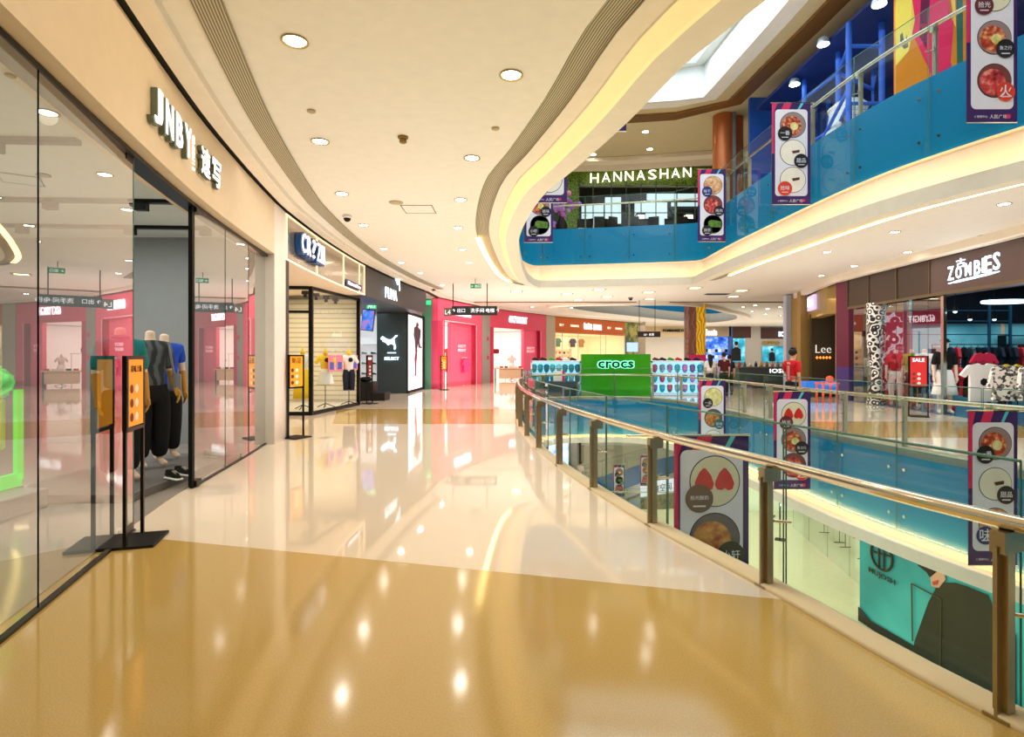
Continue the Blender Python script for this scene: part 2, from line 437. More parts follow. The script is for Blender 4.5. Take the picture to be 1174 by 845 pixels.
def slab_far(C, ztop, k):
    mb = MB(); ribbon(mb, C, [(0, ztop), (0, ztop - 1.45)], True); struct(mb.build('trim_%d' % k, blue_m)); z = ztop - 6.7
    mb = MB(); ribbon(mb, C, [(0.05, ztop - 1.4), (0.05, z + LIPT - .06), (-0.3, z + LIPT), (-0.4, z + LIPT), (-0.4, z + LIPB), (0.0, z + LIPB), (0.5, z + CEIL)], True, smooth=False); struct(mb.build('trim_%d' % (k + 1), cream))
    mb = MB(); ribbon(mb, C, [(-0.29, z + LIPT + .01), (-0.29, z + LIPT + .06)], True); struct(mb.build('trim_%d' % (k + 2), led_cove))
slab_far(V2, 6.7, 10); slab_far(V2, 0.0, 13)
# light slots in the ceiling outside the atrium edge: far left turn and the whole right side
def part_curve(C, cond): return [p for p in C if cond(p)]
def led_slot(C, cond, k, off=0.61):
    O = offset(C, off, True); idx = [i for i, p in enumerate(C) if cond(p)]
    if not idx: return
    run = [O[i] for i in idx]
    mb = MB(); ribbon(mb, run, [(-0.07, CEIL - .004), (0.07, CEIL - .004)], False); struct(mb.build('trim_%d' % k, led_warm))
led_slot(V1, lambda p: p.x < .6 and 13.5 < p.y < 22.3, 16)
led_slot(V1, lambda p: p.x > 7.0 and 5 < p.y < 20.5, 17, 0.64)
# perimeter soffit along the left shopfronts, with black shadow gap and air grille
mb = MB(); ribbon(mb, HF, [(-0.05, 4.36), (-0.05, 4.44)], False); ribbon(mb, HF, [(-0.05, 4.44), (.05, 4.44)], False); struct(mb.build('trim_18', darkgap))
mb = MB(); ribbon(mb, HF, [(0.05, 4.44), (0.05, 4.405), (0.24, 4.405), (0.26, 4.42), (0.27, 4.5)], False, smooth=False); struct(mb.build('trim_19', cream))
mb = MB(); ribbon(mb, HF, [(0.50, 4.496), (0.50, 4.47), (0.76, 4.47), (0.76, 4.496)], False, smooth=False); struct(mb.build('trim_20', grille_m))
# same soffit round the far bend
FB = [S(x) for x in (488, 495, 501.5, 520, 540, 553, 562, 590, 626, 636, 660, 690, 716, 732)]
mb = MB(); ribbon(mb, FB, [(-0.05, 4.36), (-0.05, 4.42), (0.1, 4.42)], False, 1); ribbon(mb, FB, [(0.1, 4.41), (0.42, 4.41), (0.42, 4.5)], False, 0, smooth=False); struct(mb.build('trim_21', [cream, darkgap]))
mb = MB(); ribbon(mb, RS, [(-0.02, 4.25), (-0.02, 4.3), (0.02, 4.3)], False, 1, smooth=False); ribbon(mb, RS, [(0.02, 4.27), (0.22, 4.27), (0.26, 4.3), (0.28, 4.5)], False, 0, smooth=False); struct(mb.build('trim_22', [cream, darkgap]))

# ================================================================== left storefront shell
def hf_at(y):
    for a, b in zip(HF, HF[1:]):
        if a.y <= y <= b.y: return a.lerp(b, (y - a.y) / (b.y - a.y))
    return HF[-1]
def hf_run(y0, y1): return [hf_at(y0)] + [p for p in HF if y0 < p.y < y1] + [hf_at(y1)]
R1 = hf_run(-1.5, 10.2)
mb = MB(); ribbon(mb, R1, [(-0.42, 3.45), (0, 3.45), (0, 4.38), (-0.3, 4.38)], False, smooth=False); struct(mb.build('wall_left', header_m))
mb = MB(); ribbon(mb, R1, [(-0.12, 3.44), (-0.30, 3.44), (-0.30, 3.40), (-.12, 3.40), (-.12, 3.44)], False, smooth=False); struct(mb.build('trim_23', dark))
p0, p1 = hf_at(10.1), hf_at(10.8)
mb = MB(); mb.prism([p0, p1, p1 + Vector((-.6, .05)), p0 + Vector((-.6, .05))], 0, 4.38); struct(mb.build('wall_left_pier', colm))
p2 = hf_at(11.0)
mb = MB(); mb.prism([p1, p2, p2 + Vector((-.5, .05)), p1 + Vector((-.5, .05))], 0, 3.47); struct(mb.build('trim_24', mat('dark_bronze', rgb(60, 54, 54), .4, .4)))
# CR?ZI header (satin metal) and dark sportswear header
champ = mat('satin_metal_fascia', rgb(200, 186, 168), 0.16, 0.85)
R2 = hf_run(10.8, 17.1)
mb = MB(); ribbon(mb, R2, [(0, 3.47), (0, 4.36), (-.2, 4.36)], False, smooth=False); struct(mb.build('wall_left_shiny_fascia', champ))
mb = MB(); ribbon(mb, R2, [(-.9, 3.465), (0, 3.465)], False, smooth=False); struct(mb.build('trim_28', mat('warm_ceiling', rgb(236, 214, 190), .6)))
mb = MB()
for z0, z1 in ((3.46, 3.49), (4.33, 4.36)): ribbon(mb, R2, [(0.012, z0), (0.02, z0), (0.02, z1), (0.012, z1)], False, smooth=False)
for y in (10.83, 12.9, 15.1, 16.6, 17.07):
    q = hf_at(y); mb.box((q.x + .012, q.y, 3.91), (.02, .02, .86))
struct(mb.build('trim_25', glow('warm_edge_strip', (1, .72, .45, 1), 1.2)))
charcoal = mat('charcoal_fascia', rgb(52, 50, 50), 0.45)
R3 = hf_run(17.1, 24.2)
mb = MB(); ribbon(mb, R3, [(-3.0, 3.45), (0, 3.45), (0, 4.36), (-.2, 4.36)], False, smooth=False); struct(mb.build('wall_left_dark_fascia', charcoal))

# fashion shop interior behind the near glass
shopgrey = mat('shop_floor_grey', rgb(150, 140, 130), 0.25)
wallgrey = mat('shop_wall_grey', rgb(140, 146, 146), 0.5)
mb = MB(); mb.prism([(-9.5, -1.5)] + [(p.x - .24, p.y) for p in hf_run(-1.5, 10.15)] + [(-9.5, 10.15)], 0.0, 0.012); struct(mb.build('floor_shop', shopgrey))
mb = MB(); mb.prism([(-9.5, -1.5)] + [(p.x - .3, p.y) for p in hf_run(-1.5, 10.15)] + [(-9.5, 10.15)], 3.75, 3.8); struct(mb.build('ceiling_shop', mat('shop_ceiling', rgb(200, 204, 196), .6)))
mb = MB(); mb.box((-7.0, 10.2, 1.9), (5.2, .12, 3.8)); struct(mb.build('wall_shop_end', wallgrey))
mb = MB(); mb.box((-9.5, 4.3, 1.9), (.12, 11.8, 3.8)); struct(mb.build('wall_shop_back', mat('shop_wall_pale', rgb(176, 176, 168), .5)))
mb = MB(); mb.box((-5.8, -1.5, 1.9), (7.4, .12, 3.8)); struct(mb.build('wall_shop_near', wallgrey))
for i, y in enumerate((3.3, 5.4, 7.6, 9.2)):
    t = thing('ceiling_track', ['nearest black lighting track on the shop ceiling', 'second black lighting track on the shop ceiling', 'third black lighting track on the shop ceiling', 'farthest black lighting track on the shop ceiling, by the grey end wall'][i], 'track', (-6.6, y, 3.75), .06)
    MB().box((0, 0, -.025), (4.6, .1, .05)).build('rail', dark, t)
    for k in (-1.4, .3, 1.5): MB().box((k, 0, -.1), (.16, .09, .1)).build('spot_head', dark, t)

def pane(name, p, q, z0, z1, m, t=0.012, clips=()):
    """a toughened glass pane standing on the plan line p-q"""
    p = Vector(p[:2]); q = Vector(q[:2])
    o = MB().quad((p.x, p.y, z0), (q.x, q.y, z0), (q.x, q.y, z1), (p.x, p.y, z1)).build(name, m)
    e = MB()
    for c in (p, q): e.box((c.x, c.y, (z0 + z1) / 2), (.007, .007, z1 - z0))
    e.build('pane_edge', gl_edge, o)
    for (c, z) in clips: MB().box((c[0], c[1], z), (.07, .16, .07), math.atan2((q - p).y, (q - p).x) - PI / 2).build('clamp', dark, o)
    return o
GL = [(-2.25, .6), (-2.62, 2.3), (-2.98, 3.51), (-3.46, 5.1), (-3.87, 6.74), (-4.06, 7.9), (-4.25, 9.0), (-4.47, 10.12)]
wn = 1
for i in range(7):
    if i == 3: continue
    cl = []
    if i == 2: cl = [((GL[3][0], GL[3][1] - .1), .05), ((GL[3][0], GL[3][1] - .1), 3.38)]
    if i == 4: cl = [((GL[4][0], GL[4][1] + .1), .05), ((GL[4][0], GL[4][1] + .1), 3.38)]
    struct(pane('window_%d' % wn, GL[i], GL[i + 1], 0.0, 3.42, gl_shop, clips=cl)); wn += 1
mb = MB(); mb.box((-3.87, 6.74, 1.72), (.05, .05, 3.4)); struct(mb.build('trim_26', dark))
mb = MB()
for a, b in zip(GL, GL[1:]):
    if a[1] != 5.1: mb.seg(a, b, 0, .02, .04, -.02)
struct(mb.build('trim_27', dark))
# ================================================================== guard rails
lit_post = mat('lit_steel_post', rgb(206, 204, 184), 0.35, 0.6)  # paler copy of the post steel, paints the far posts as lit
def balustrade(C, z, label, keep, step=1.46, rail_h=.86, glass_h=1.12, bottom=1.4, post_d=.1, studs=None, m_post=postm, start=0, name='glass_balustrade'):
    t = thing(name, label, 'railing', (C[0].x, C[0].y, z))
    R = resample(C, step, True); N = normals(R, True); n = len(R)
    rail = [p for p in offset(C, .07, True) if keep(p)]
    # order the run so that it does not jump
    brk = [i for i in range(len(rail)) if (rail[i] - rail[i - 1]).length > 1.5]
    if brk: rail = rail[brk[0]:] + rail[:brk[0]]
    closed = not brk
    MB().tube([(p.x, p.y, z + rail_h) for p in rail], .037, 12, closed=closed).build('handrail', chrome, t, True)
    for i in range(n):
        p, q = R[i], R[(i + 1) % n]
        if not keep(p): continue
        a = math.atan2(N[i].y, N[i].x); c = p + N[i] * post_d
        mb = MB(); mb.box((c.x, c.y, z + (rail_h - .1) / 2), (.05, .06, rail_h - .1), a)
        mb.box((c.x + N[i].x * .012, c.y + N[i].y * .012, z + (rail_h - .1) / 2), (.1, .012, rail_h - .1), a)
        mb.prism([c + N[i] * .05 + Vector((-N[i].y, N[i].x)) * .03, c + N[i] * .05 - Vector((-N[i].y, N[i].x)) * .03, c - N[i] * .09 - Vector((-N[i].y, N[i].x)) * .03, c - N[i] * .09 + Vector((-N[i].y, N[i].x)) * .03], z + rail_h - .13, z + rail_h - .035)
        mb.box((c.x, c.y, z + .008), (.13, .1, .016), a)
        post = mb.build('post', m_post if p.x < 5 else lit_post, t, True)
        for h in (rail_h * .53,):
            s = c - N[i] * .04; e = p - N[i] * .03; w = Vector((-N[i].y, N[i].x))
            for sg in (-1, 1):
                MB().tube([(s.x, s.y, z + h), (s.x + w.x * .03 * sg, s.y + w.y * .03 * sg, z + h), (e.x + w.x * .08 * sg, e.y + w.y * .08 * sg, z + h)], .011, 6).build('glass_clamp', chrome, post, True)
        if keep(q):
            d = (q - p).normalized() * .012; a2 = p - N[i] * .05 + d; b2 = q - N[(i + 1) % n] * .05 - d
            g = MB().quad((a2.x, a2.y, z - bottom), (b2.x, b2.y, z - bottom), (b2.x, b2.y, z + glass_h), (a2.x, a2.y, z + glass_h)).build('glass_panel', gl_guard, t, True)
            eb = MB()
            eb.tube([(a2.x, a2.y, z + glass_h), (b2.x, b2.y, z + glass_h)], .008, 5)
            eb.tube([(a2.x, a2.y, z - bottom), (a2.x, a2.y, z + glass_h)], .006, 4); eb.tube([(b2.x, b2.y, z - bottom), (b2.x, b2.y, z + glass_h)], .006, 4)
            eb.build('panel_edge', gl_edge, g, True)
            if studs and studs(p):
                for zz in (z - .35, z - 1.15):
                    for k in (.1, .9):
                        c3 = a2.lerp(b2, k) - N[i] * .005; MB().disc((c3.x, c3.y, zz), .028, (-N[i].x, -N[i].y, 0), 10, t=.015).build('stud', chrome, g, True)
    return t
def rot_start(C, pt):
    i = min(range(len(C)), key=lambda k: (C[k] - Vector(pt)).length); return C[i:] + C[:i]
V0r = rot_start(V0, (1.87, 3.91))
balustrade(V0r, 0.0, 'steel and glass balustrade around the atrium opening on the walkway in the foreground', lambda p: p.y > .3 , studs=lambda p: p.x > 5 and p.y > 5 and p.y < 20)
V1r = rot_start(V1, (7.65, 10.2))
balustrade(V1r, UP, 'glass balustrade around the upper atrium level above blue fascia', lambda p: p.y > 3 and not (p.x < 3 and p.y < 19), 1.7, .95, 1.25, 1.4, studs=lambda p: p.x > .5 and p.y > 7)
balustrade(V2, 0.0, 'distant glass balustrade around the second atrium opening', lambda p: True, 2.4, .86, 1.1, 1.3)

# ================================================================== ceiling fittings
down = None
def downlight(loc, label, r=.12, grp=None, energy=34, z=CEIL, lamp=True, dcol=(1, .88, .68)):
    global down
    if down is None:
        t = thing('downlight', label, 'ceiling light', loc)
        m = MB(); m.lathe((0, 0, 0), [(.118, .0), (.122, -.012), (.112, -.014), (.092, .012), (.088, .03)], 24); m.build('rim', trimring, t)
        MB().disc((0, 0, -.004), .094, (0, 0, -1), 24).build('lamp', lampm, t)
        down = t
    else:
        t = dup(down, loc, 0, label)
    t.scale = (r / .12,) * 3 if r != .12 else (1, 1, 1)
    if grp: t['group'] = grp
    if lamp:
        d = bpy.data.lights.new('downlight_beam', 'SPOT'); d.energy = energy * .45; d.color = dcol if loc[1] < 8 and loc[2] < 5 else (1, .95, .92); d.spot_size = math.radians(150); d.spot_blend = 1.0; d.shadow_soft_size = .1
        o = bpy.data.objects.new('downlight_beam', d); COL.objects.link(o); o.location = (loc[0], loc[1], z - .05)
    return t
def cz(x, y, Z=CEIL - .003):
    Y = (Z - EYE) * F / (HY - y); return at(x, y, Y)
seq = [(338, 47, 'large round downlight nearest the camera, above the left shopfront'), (586, 86, 'round downlight beside the curved grille of the atrium edge, nearest the camera'),
       (367, 162, 'round downlight left of the brown ceiling sensor'), (541, 181, 'round downlight right of the brown ceiling sensor'),
       (392, 222, 'round downlight just above the black dome camera'), (528, 229, 'round downlight level with the ceiling access hatch'),
       (417, 258, 'round downlight just right of the black dome camera'), (525, 261, 'round downlight behind the ceiling access hatch'),
       (440, 285, 'round downlight above the dark shopfront sign, nearer one'), (530, 286, 'round downlight midway to the hanging direction board'),
       (460, 301, 'round downlight above the dark shopfront, farther one'), (538.6, 301, 'round downlight above the green exit sign'),
       (482, 313, 'round downlight over the green wall'), (507, 327, 'round downlight over the left pole of the hanging direction board')]
for x, y, l in seq: downlight(cz(x, y), l, energy=42)
rs = [(1151, 234, 'round downlight near the right picture edge, nearest the camera'), (1026, 266, 'round downlight over the plain brown fascia panels'), (1128, 270, 'round downlight directly above the white lit skater sign'),
      (948, 289, 'round downlight above the gold corner shop'), (1040.6, 289, 'round downlight close above the brown fascia'), (979, 305, 'round downlight above the purple pillar'), (941.7, 316, 'farthest round downlight on the right walkway ceiling')]
for x, y, l in rs: downlight(cz(x, y), l, energy=38, dcol=(1, .93, .86))
k = 0
for (x, y) in [(852, 352), (866, 350), (880, 354), (894, 352), (905, 357), (862, 357), (878, 360), (895, 362), (640, 354), (668, 357), (655, 353), (610, 352)]:
    downlight(cz(x, y), 'tiny round downlight on the far ceiling beyond the bridge', r=.16, grp='far ceiling downlights', energy=30, lamp=(k % 3 == 0)); k += 1
sq = None
for i, (x, y) in enumerate([(592, 334), (650, 337), (663, 344), (687, 332), (696, 340), (743.5, 335), (744.6, 342.5), (796.7, 330), (850, 333), (840.6, 340)]):
    c = cz(x, y); l = 'square recessed light, %s' % ['leftmost over the curved rail', 'second from the left, front row', 'second from the left, back row', 'over the green kiosk edge, front row', 'over the green kiosk edge, back row', 'left of the dark dome camera', 'back row behind the dark dome camera', 'front row above the patterned column', 'rightmost in the front row', 'rightmost in the back row'][i]
    if sq is None:
        sq = thing('square_downlight', l, 'ceiling light', c)
        m = MB()
        for dx, dy, sx, sy in ((0, .24, .54, .06), (0, -.24, .54, .06), (.24, 0, .06, .42), (-.24, 0, .06, .42)): m.box((dx, dy, -.008), (sx, sy, .016))
        m.build('frame', trimring, sq); MB().quad((-.21, -.21, -.003), (.21, -.21, -.003), (.21, .21, -.003), (-.21, .21, -.003)).build('diffuser', glow('square_lamp', (1, .82, .45, 1), 9), sq)
    else: dup(sq, c, 0, l)
for (x, y, r, l) in [(357, 127, .05, 'small round ceiling speaker between the two front downlights'), (454, 232, .13, 'round air diffuser disc left of the ceiling access hatch'), (568, 147, .05, 'faint small ceiling sensor beside the grille')]:
    c = cz(x, y); o = MB().lathe((0, 0, 0), [(r, 0), (r, -.012), (r * .7, -.022), (.001, -.024)], 20).build('ceiling_sensor' if r < .1 else 'air_diffuser', mat('grey_plastic', rgb(190, 170, 130), .5)); o.location = c; tag(o, l, 'sensor' if r < .1 else 'vent')
c = cz(462, 157); t = thing('smoke_detector', 'brown sensor with a small drum body on the ceiling', 'sensor', c)
MB().lathe((0, 0, 0), [(.07, 0), (.07, -.02), (.045, -.03)], 16).build('base', mat('brown_plastic', rgb(150, 118, 60), .5), t)
MB().lathe((0, 0, -.03), [(.045, 0), (.05, -.04), (.03, -.055)], 16).build('sensor_head', mat('brown_plastic'  , rgb(150, 118, 60), .5), t)
for i, (x, y, l) in enumerate([(398, 247, 'black dome security camera on the ceiling by the shiny shop fascia'), (723, 341, 'dark dome camera on the ceiling above the green kiosk')]):
    c = cz(x, y); t = thing('dome_camera', l, 'camera', c); s = 1.3 if i else 1
    MB().lathe((0, 0, 0), [(.09 * s, 0), (.09 * s, -.05), (.08 * s, -.06)], 18).build('housing', white if not i else grey, t)
    MB().ball((0, 0, -.06), .075 * s, 14).build('dome', blackm, t)
c = cz(480, 240); t = thing('access_hatch', 'thin outlined square access hatch in the ceiling', 'hatch', c)
m = MB()
for dx, dy, sx, sy in ((0, .3, .62, .012), (0, -.3, .62, .012), (.3, 0, .012, .6), (-.3, 0, .012, .6)): m.box((dx, dy, -.003), (sx, sy, .006))
m.build('frame', mat('hatch_line', rgb(120, 100, 60), .6), t); MB().box((0, 0, -.001), (.58, .58, .003)).build('panel', ceilm, t)
for (x, y, l) in [(822, 337, 'dark slotted air vent on the ceiling at the right')]:
    c = cz(x, y); t = thing('air_vent', l, 'vent', c); MB().box((0, 0, -.01), (1.1, .45, .02)).build('frame', grey, t)
    for k in range(5): MB().box((0, -.16 + k * .08, -.025), (1.0, .03, .02)).build('slat', dark, t)

# hanging direction boards and exit sign
Y = 22.4; t = thing('direction_board', 'black hanging direction board with white lettering on two rods', 'sign', at(540, 356, Y))
def rel(o, x, y, Y): return at(x, y, Y) - o.location
def board(t, x0, x1, y0, y1, Y, m, d=.06, name='panel', dy=0):
    a, b = rel(t, x0, y0, Y), rel(t, x1, y1, Y); return MB().box(((a.x + b.x) / 2, dy, (a.z + b.z) / 2), (abs(b.x - a.x), d, abs(b.z - a.z))).build(name, m, t)
board(t, 518, 570, 351, 361.5, Y, mat('board_dark', rgb(40, 46, 54), .4)); board(t, 509, 518, 353, 362.5, Y, mat('board_brown', rgb(120, 106, 84), .4), .07, 'number_tab')
for x in (519.5, 558.5):
    a = rel(t, x, 351, Y); m = MB(); m.cyl((a.x, 0), .018, a.z, CEIL - t.location.z, 8); m.build('rod', dark, t)
soft_w = glow('soft_white_letters', (.9, .93, 1, 1), 1.0)
text('↑ 出口', 'left_lettering', soft_w, at(526, 356, Y) + Vector((0, -.04, 0)), (1, 0, 0), height=.16, ext=.01, parent=t)
text('洗手间·电梯 ↑', 'right_lettering', soft_w, at(556, 356, Y) + Vector((0, -.04, 0)), (1, 0, 0), height=.17, ext=.01, parent=t)
text('L4', 'number', soft_w, at(513.5, 358, Y) + Vector((0, -.045, 0)), (1, 0, 0), height=.17, ext=.01, parent=t)
Y = 21; t = thing('exit_sign', 'small green lit exit sign hung below the ceiling', 'sign', at(545, 327.5, Y))
board(t, 539.5, 551.5, 325.5, 330.5, Y, glow('exit_green', rgb(10, 110, 60), .8), .05)
a = rel(t, 545, 325, Y); MB().cyl((a.x, 0), .01, a.z, CEIL - t.location.z, 6).build('rod', dark, t)
text('← 出口', 'lettering', soft_w, at(545.5, 328, Y) + Vector((0, -.03, 0)), (1, 0, 0), height=.1, ext=.006, parent=t)
Y = 29; t = thing('direction_board', 'black hanging board behind the green kiosk', 'sign', at(744, 383, Y))
board(t, 731, 757, 380, 386.5, Y, mat('board_dark2', rgb(40, 30, 22), .4))
for x in (733, 751):
    a = rel(t, x, 380, Y); MB().cyl((a.x, 0), .015, a.z, CEIL - t.location.z, 6).build('rod', dark, t)
text('L3 · 女装', 'lettering', soft_w, at(744, 383.5, Y) + Vector((0, -.04, 0)), (1, 0, 0), height=.13, ext=.006, parent=t)
# ================================================================== figures
def skinned(name, J, E, m, parent, sub=1, root=0):
    """one continuous surface grown over joints J = {key: (x, y, z, radius or (rx, ry))}"""
    keys = list(J); ix = {k: i for i, k in enumerate(keys)}
    me = bpy.data.meshes.new(name); me.from_pydata([J[k][:3] for k in keys], [(ix[a], ix[b]) for a, b in E], [])
    o = bpy.data.objects.new(name, me); COL.objects.link(o)
    sk = o.modifiers.new('s', 'SKIN'); sk.use_smooth_shade = True
    for i, k in enumerate(keys):
        r = J[k][3]; me.skin_vertices[0].data[i].radius = r if isinstance(r, tuple) else (r, r)
        me.skin_vertices[0].data[i].use_root = (i == root)
    ss = o.modifiers.new('u', 'SUBSURF'); ss.levels = sub; ss.render_levels = sub
    dg = bpy.context.evaluated_depsgraph_get(); dg.update()
    fin = bpy.data.meshes.new_from_object(o.evaluated_get(dg)); o.modifiers.clear(); o.data = fin; fin.name = name
    fin.materials.clear(); fin.materials.append(m); fin.polygons.foreach_set('use_smooth', [True] * len(fin.polygons))
    o.parent = parent
    return o
BASEJ = dict(pelvis=(0, 0, .95, (.15, .11)), waist=(0, 0, 1.08, (.125, .09)), chest=(0, .0, 1.30, (.155, .105)), neck=(0, .01, 1.47, .055), shl=(-.165, .0, 1.41, .058), ell=(-.215, .02, 1.13, .042), wrl=(-.225, -.03, .89, .03),
             shr=(.165, 0, 1.41, .058), elr=(.215, .02, 1.13, .042), wrr=(.225, -.03, .89, .03),
             hil=(-.09, 0, .90, .09), knl=(-.1, -.02, .5, .06), anl=(-.1, .02, .09, .04), tol=(-.11, -.13, .035, .035),
             hir=(.09, 0, .90, .09), knr=(.1, -.02, .5, .06), anr=(.1, .02, .09, .04), tor=(.11, -.13, .035, .035))
EDG = [('pelvis', 'waist'), ('waist', 'chest'), ('chest', 'neck'), ('chest', 'shl'), ('shl', 'ell'), ('ell', 'wrl'), ('chest', 'shr'), ('shr', 'elr'), ('elr', 'wrr'), ('pelvis', 'hil'), ('hil', 'knl'), ('knl', 'anl'), ('anl', 'tol'), ('pelvis', 'hir'), ('hir', 'knr'), ('knr', 'anr'), ('anr', 'tor')]
def lerp3(a, b, t): return tuple(a[i] + (b[i] - a[i]) * t for i in range(3))
def hand_mesh(mb, w, e, curl=.35, side=1):
    """palm and five fingers continuing the forearm e->w"""
    w = Vector(w); d = (w - Vector(e)[:3] if False else w - Vector(e)).normalized(); s = Vector((0, 1, 0)); s = (s - d * s.dot(d)).normalized(); nn = d.cross(s)
    mb.tube([w - d * .01, w + d * .03, w + d * .085], [.026, .034, .03], 8)
    for k, L in enumerate((.065, .078, .082, .07)):
        b = w + d * .08 + s * (-.027 + .018 * k); c = b + d * L * .55 + nn * .01 * side; t = c + d * L * .45 + nn * L * curl * side
        mb.tube([b, c, t], [.0095, .009, .007], 6)
    b = w + d * .025 - s * .025; mb.tube([b, b - s * .025 + d * .03, b - s * .028 + d * .065], [.012, .011, .008], 6)
def figure(name, label, loc, rz, H=1.75, pose={}, skin_m=None, shirt=None, shirt_len=.93, sleeve=.55, trousers=None, loose=1.0, trouser_to=.1, hair=None, long_hair=False, head=True, shoes=None, cat='person', skirt=None, scale=None, hand_m=None, shirt_extra=None, group=None):
    t = thing(name, label, cat, loc, rz, group); s = H / 1.75 if head else H / 1.53
    t.scale = (s, s, s)
    J = dict(BASEJ); J.update(pose)
    e = list(EDG)
    if head:
        nk = J['neck']; hx, hy = pose.get('head', (0, 0))[:2] if 'head' in pose else (0, 0)
        J.pop('head', None)
        J['jaw'] = (nk[0] + hx * .6, nk[1] - .03 + hy * .6, nk[2] + .09, (.062, .062)); J['skull'] = (nk[0] + hx, nk[1] - .012 + hy, nk[2] + .165, (.078, .09)); J['crown'] = (nk[0] + hx, nk[1] - .005 + hy, nk[2] + .225, (.06, .07))
        e += [('neck', 'jaw'), ('jaw', 'skull'), ('skull', 'crown')]
    if not head: J['stub'] = (J['neck'][0], J['neck'][1], J['neck'][2] + .13, .055); e += [('neck', 'stub')]
    body = skinned('body', J, e, skin_m, t, 2)
    hb = MB(); hand_mesh(hb, J['wrl'][:3], J['ell'][:3], side=1); hand_mesh(hb, J['wrr'][:3], J['elr'][:3], side=-1)
    if not head:
        for q, sg in (('l', 1), ('r', -1)):
            h1 = MB(); hand_mesh(h1, J['wr' + q][:3], J['el' + q][:3], side=sg)
            if hand_m: h1.tube([lerp3(J['el' + q], J['wr' + q], .05), lerp3(J['el' + q], J['wr' + q], .5), J['wr' + q][:3]], [.043, .039, .031], 10)
            h1.build('hand', hand_m or skin_m, t)
    else: ho = hb.build('hands', hand_m or skin_m, t)
    if head:
        bm = bmesh.new(); bm.from_mesh(body.data); bm.from_mesh(ho.data)
        f = J['skull']
        bm.to_mesh(body.data); bm.free(); bpy.data.objects.remove(ho); body.data.polygons.foreach_set('use_smooth', [True] * len(body.data.polygons))
        fm = MB(); fm.tube([(f[0], f[1] - .085, f[2] + .0), (f[0], f[1] - .112, f[2] - .028), (f[0], f[1] - .09, f[2] - .04)], [.008, .016, .012], 6); fm.build('nose', skin_m, t)
        for sx in (-1, 1):
            MB().ball((f[0] + sx * .078, f[1] + .01, f[2] - .02), .026, 8, sc=(.4, .8, 1.2)).build('ear', skin_m, t)
            MB().ball((f[0] + sx * .032, f[1] - .082, f[2] + .008), .011, 8, sc=(1.3, .5, .8)).build('eye', blackm, t)
        MB().ball((f[0], f[1] - .075, f[2] - .068), .02, 8, sc=(1.2, .4, .35)).build('mouth', mat('lips', rgb(150, 80, 74), .5), t)
        if hair:
            h = MB(); h.ball((f[0], f[1] + .02, f[2] + .035), .108, 14, sc=(.92, 1.0, .88)); 
            if long_hair: h.tube([(f[0], f[1] + .03, f[2] + .05), (f[0], f[1] + .085, f[2] - .1), (f[0], f[1] + .11, f[2] - .3), (f[0], f[1] + .11, f[2] - .46)], [.1, .1, .085, .03], 10)
            else: h.tube([(f[0], f[1] + .03, f[2] + .09), (f[0] , f[1] - .04, f[2] + .115), (f[0], f[1] - .085, f[2] + .1)], [.07, .055, .02], 8)
            h.build('hair', hair, t)
    if shirt:
        a = J['shl']; b = J['ell']; c = J['wrl']; a2, b2, c2 = J['shr'], J['elr'], J['wrr']
        SJ = dict(hem=(J['pelvis'][0], J['pelvis'][1], shirt_len, (.168, .125)), mid=(0, 0, 1.08, (.155, .115)), chest=(J['chest'][0], J['chest'][1], 1.30, (.172, .122)), yoke=(J['chest'][0], J['chest'][1], 1.405, (.135, .1)), col=(J['neck'][0], J['neck'][1], 1.475, .066),
                  sl=(a[0], a[1], a[2] - .005, .078), sr=(a2[0], a2[1], a2[2] - .005, .078))
        if sleeve <= 1:
            m1 = lerp3(a, b, sleeve * 1.2 if sleeve < .8 else 1); SJ['el'] = (*m1, .066); m2 = lerp3(a2, b2, sleeve * 1.2 if sleeve < .8 else 1); SJ['er'] = (*m2, .066); se = [('sl', 'el'), ('sr', 'er')]
        else:
            SJ['el'] = (*b[:3], .058); SJ['er'] = (*b2[:3], .058); SJ['wl'] = (*lerp3(b, c, .85), .045); SJ['wr'] = (*lerp3(b2, c2, .85), .045); se = [('sl', 'el'), ('sr', 'er'), ('el', 'wl'), ('er', 'wr')]
        so = skinned('shirt', SJ, [('hem', 'mid'), ('mid', 'chest'), ('chest', 'yoke'), ('yoke', 'col'), ('yoke', 'sl'), ('yoke', 'sr')] + se, shirt, t, 2)
        if shirt_extra: shirt_extra(t, J)
    if trousers:
        r = loose
        TJ = dict(w=(J['pelvis'][0], J['pelvis'][1], 1.02, (.142, .108)), p=(J['pelvis'][0], J['pelvis'][1], .92, (.16, .12)))
        te = [('w', 'p')]
        for q in 'lr':
            hi, kn, an = J['hi' + q], J['kn' + q], J['an' + q]
            TJ['h' + q] = (hi[0], hi[1], .84, .098 * r); TJ['k' + q] = (kn[0], kn[1], kn[2], .078 * r); lo = lerp3(kn, an, 1 - trouser_to); TJ['a' + q] = (*lo, .066 * r)
            te += [('p', 'h' + q), ('h' + q, 'k' + q), ('k' + q, 'a' + q)]
        skinned('trousers', TJ, te, trousers, t, 2)
    if skirt:
        MB().lathe((0, 0, 0), [(.13, 1.05), (.17, .95), (.24, .6), (.27, .45), (.255, .45), (.12, 1.0)], 16, sy=.75).build('skirt', skirt, t)
    if shoes:
        for q in 'lr':
            an, to = J['an' + q], J['to' + q]
            m = MB(); m.tube([(an[0], an[1] + .04, .04), (an[0], an[1] - .02, .05), (to[0], to[1], .04), (to[0], to[1] - .05, .03)], [.038, .048, .042, .026], 8)
            m.tube([(an[0], an[1], .05), (an[0], an[1], .1)], .045, 8); m.build('shoe', shoes, t)
    return t
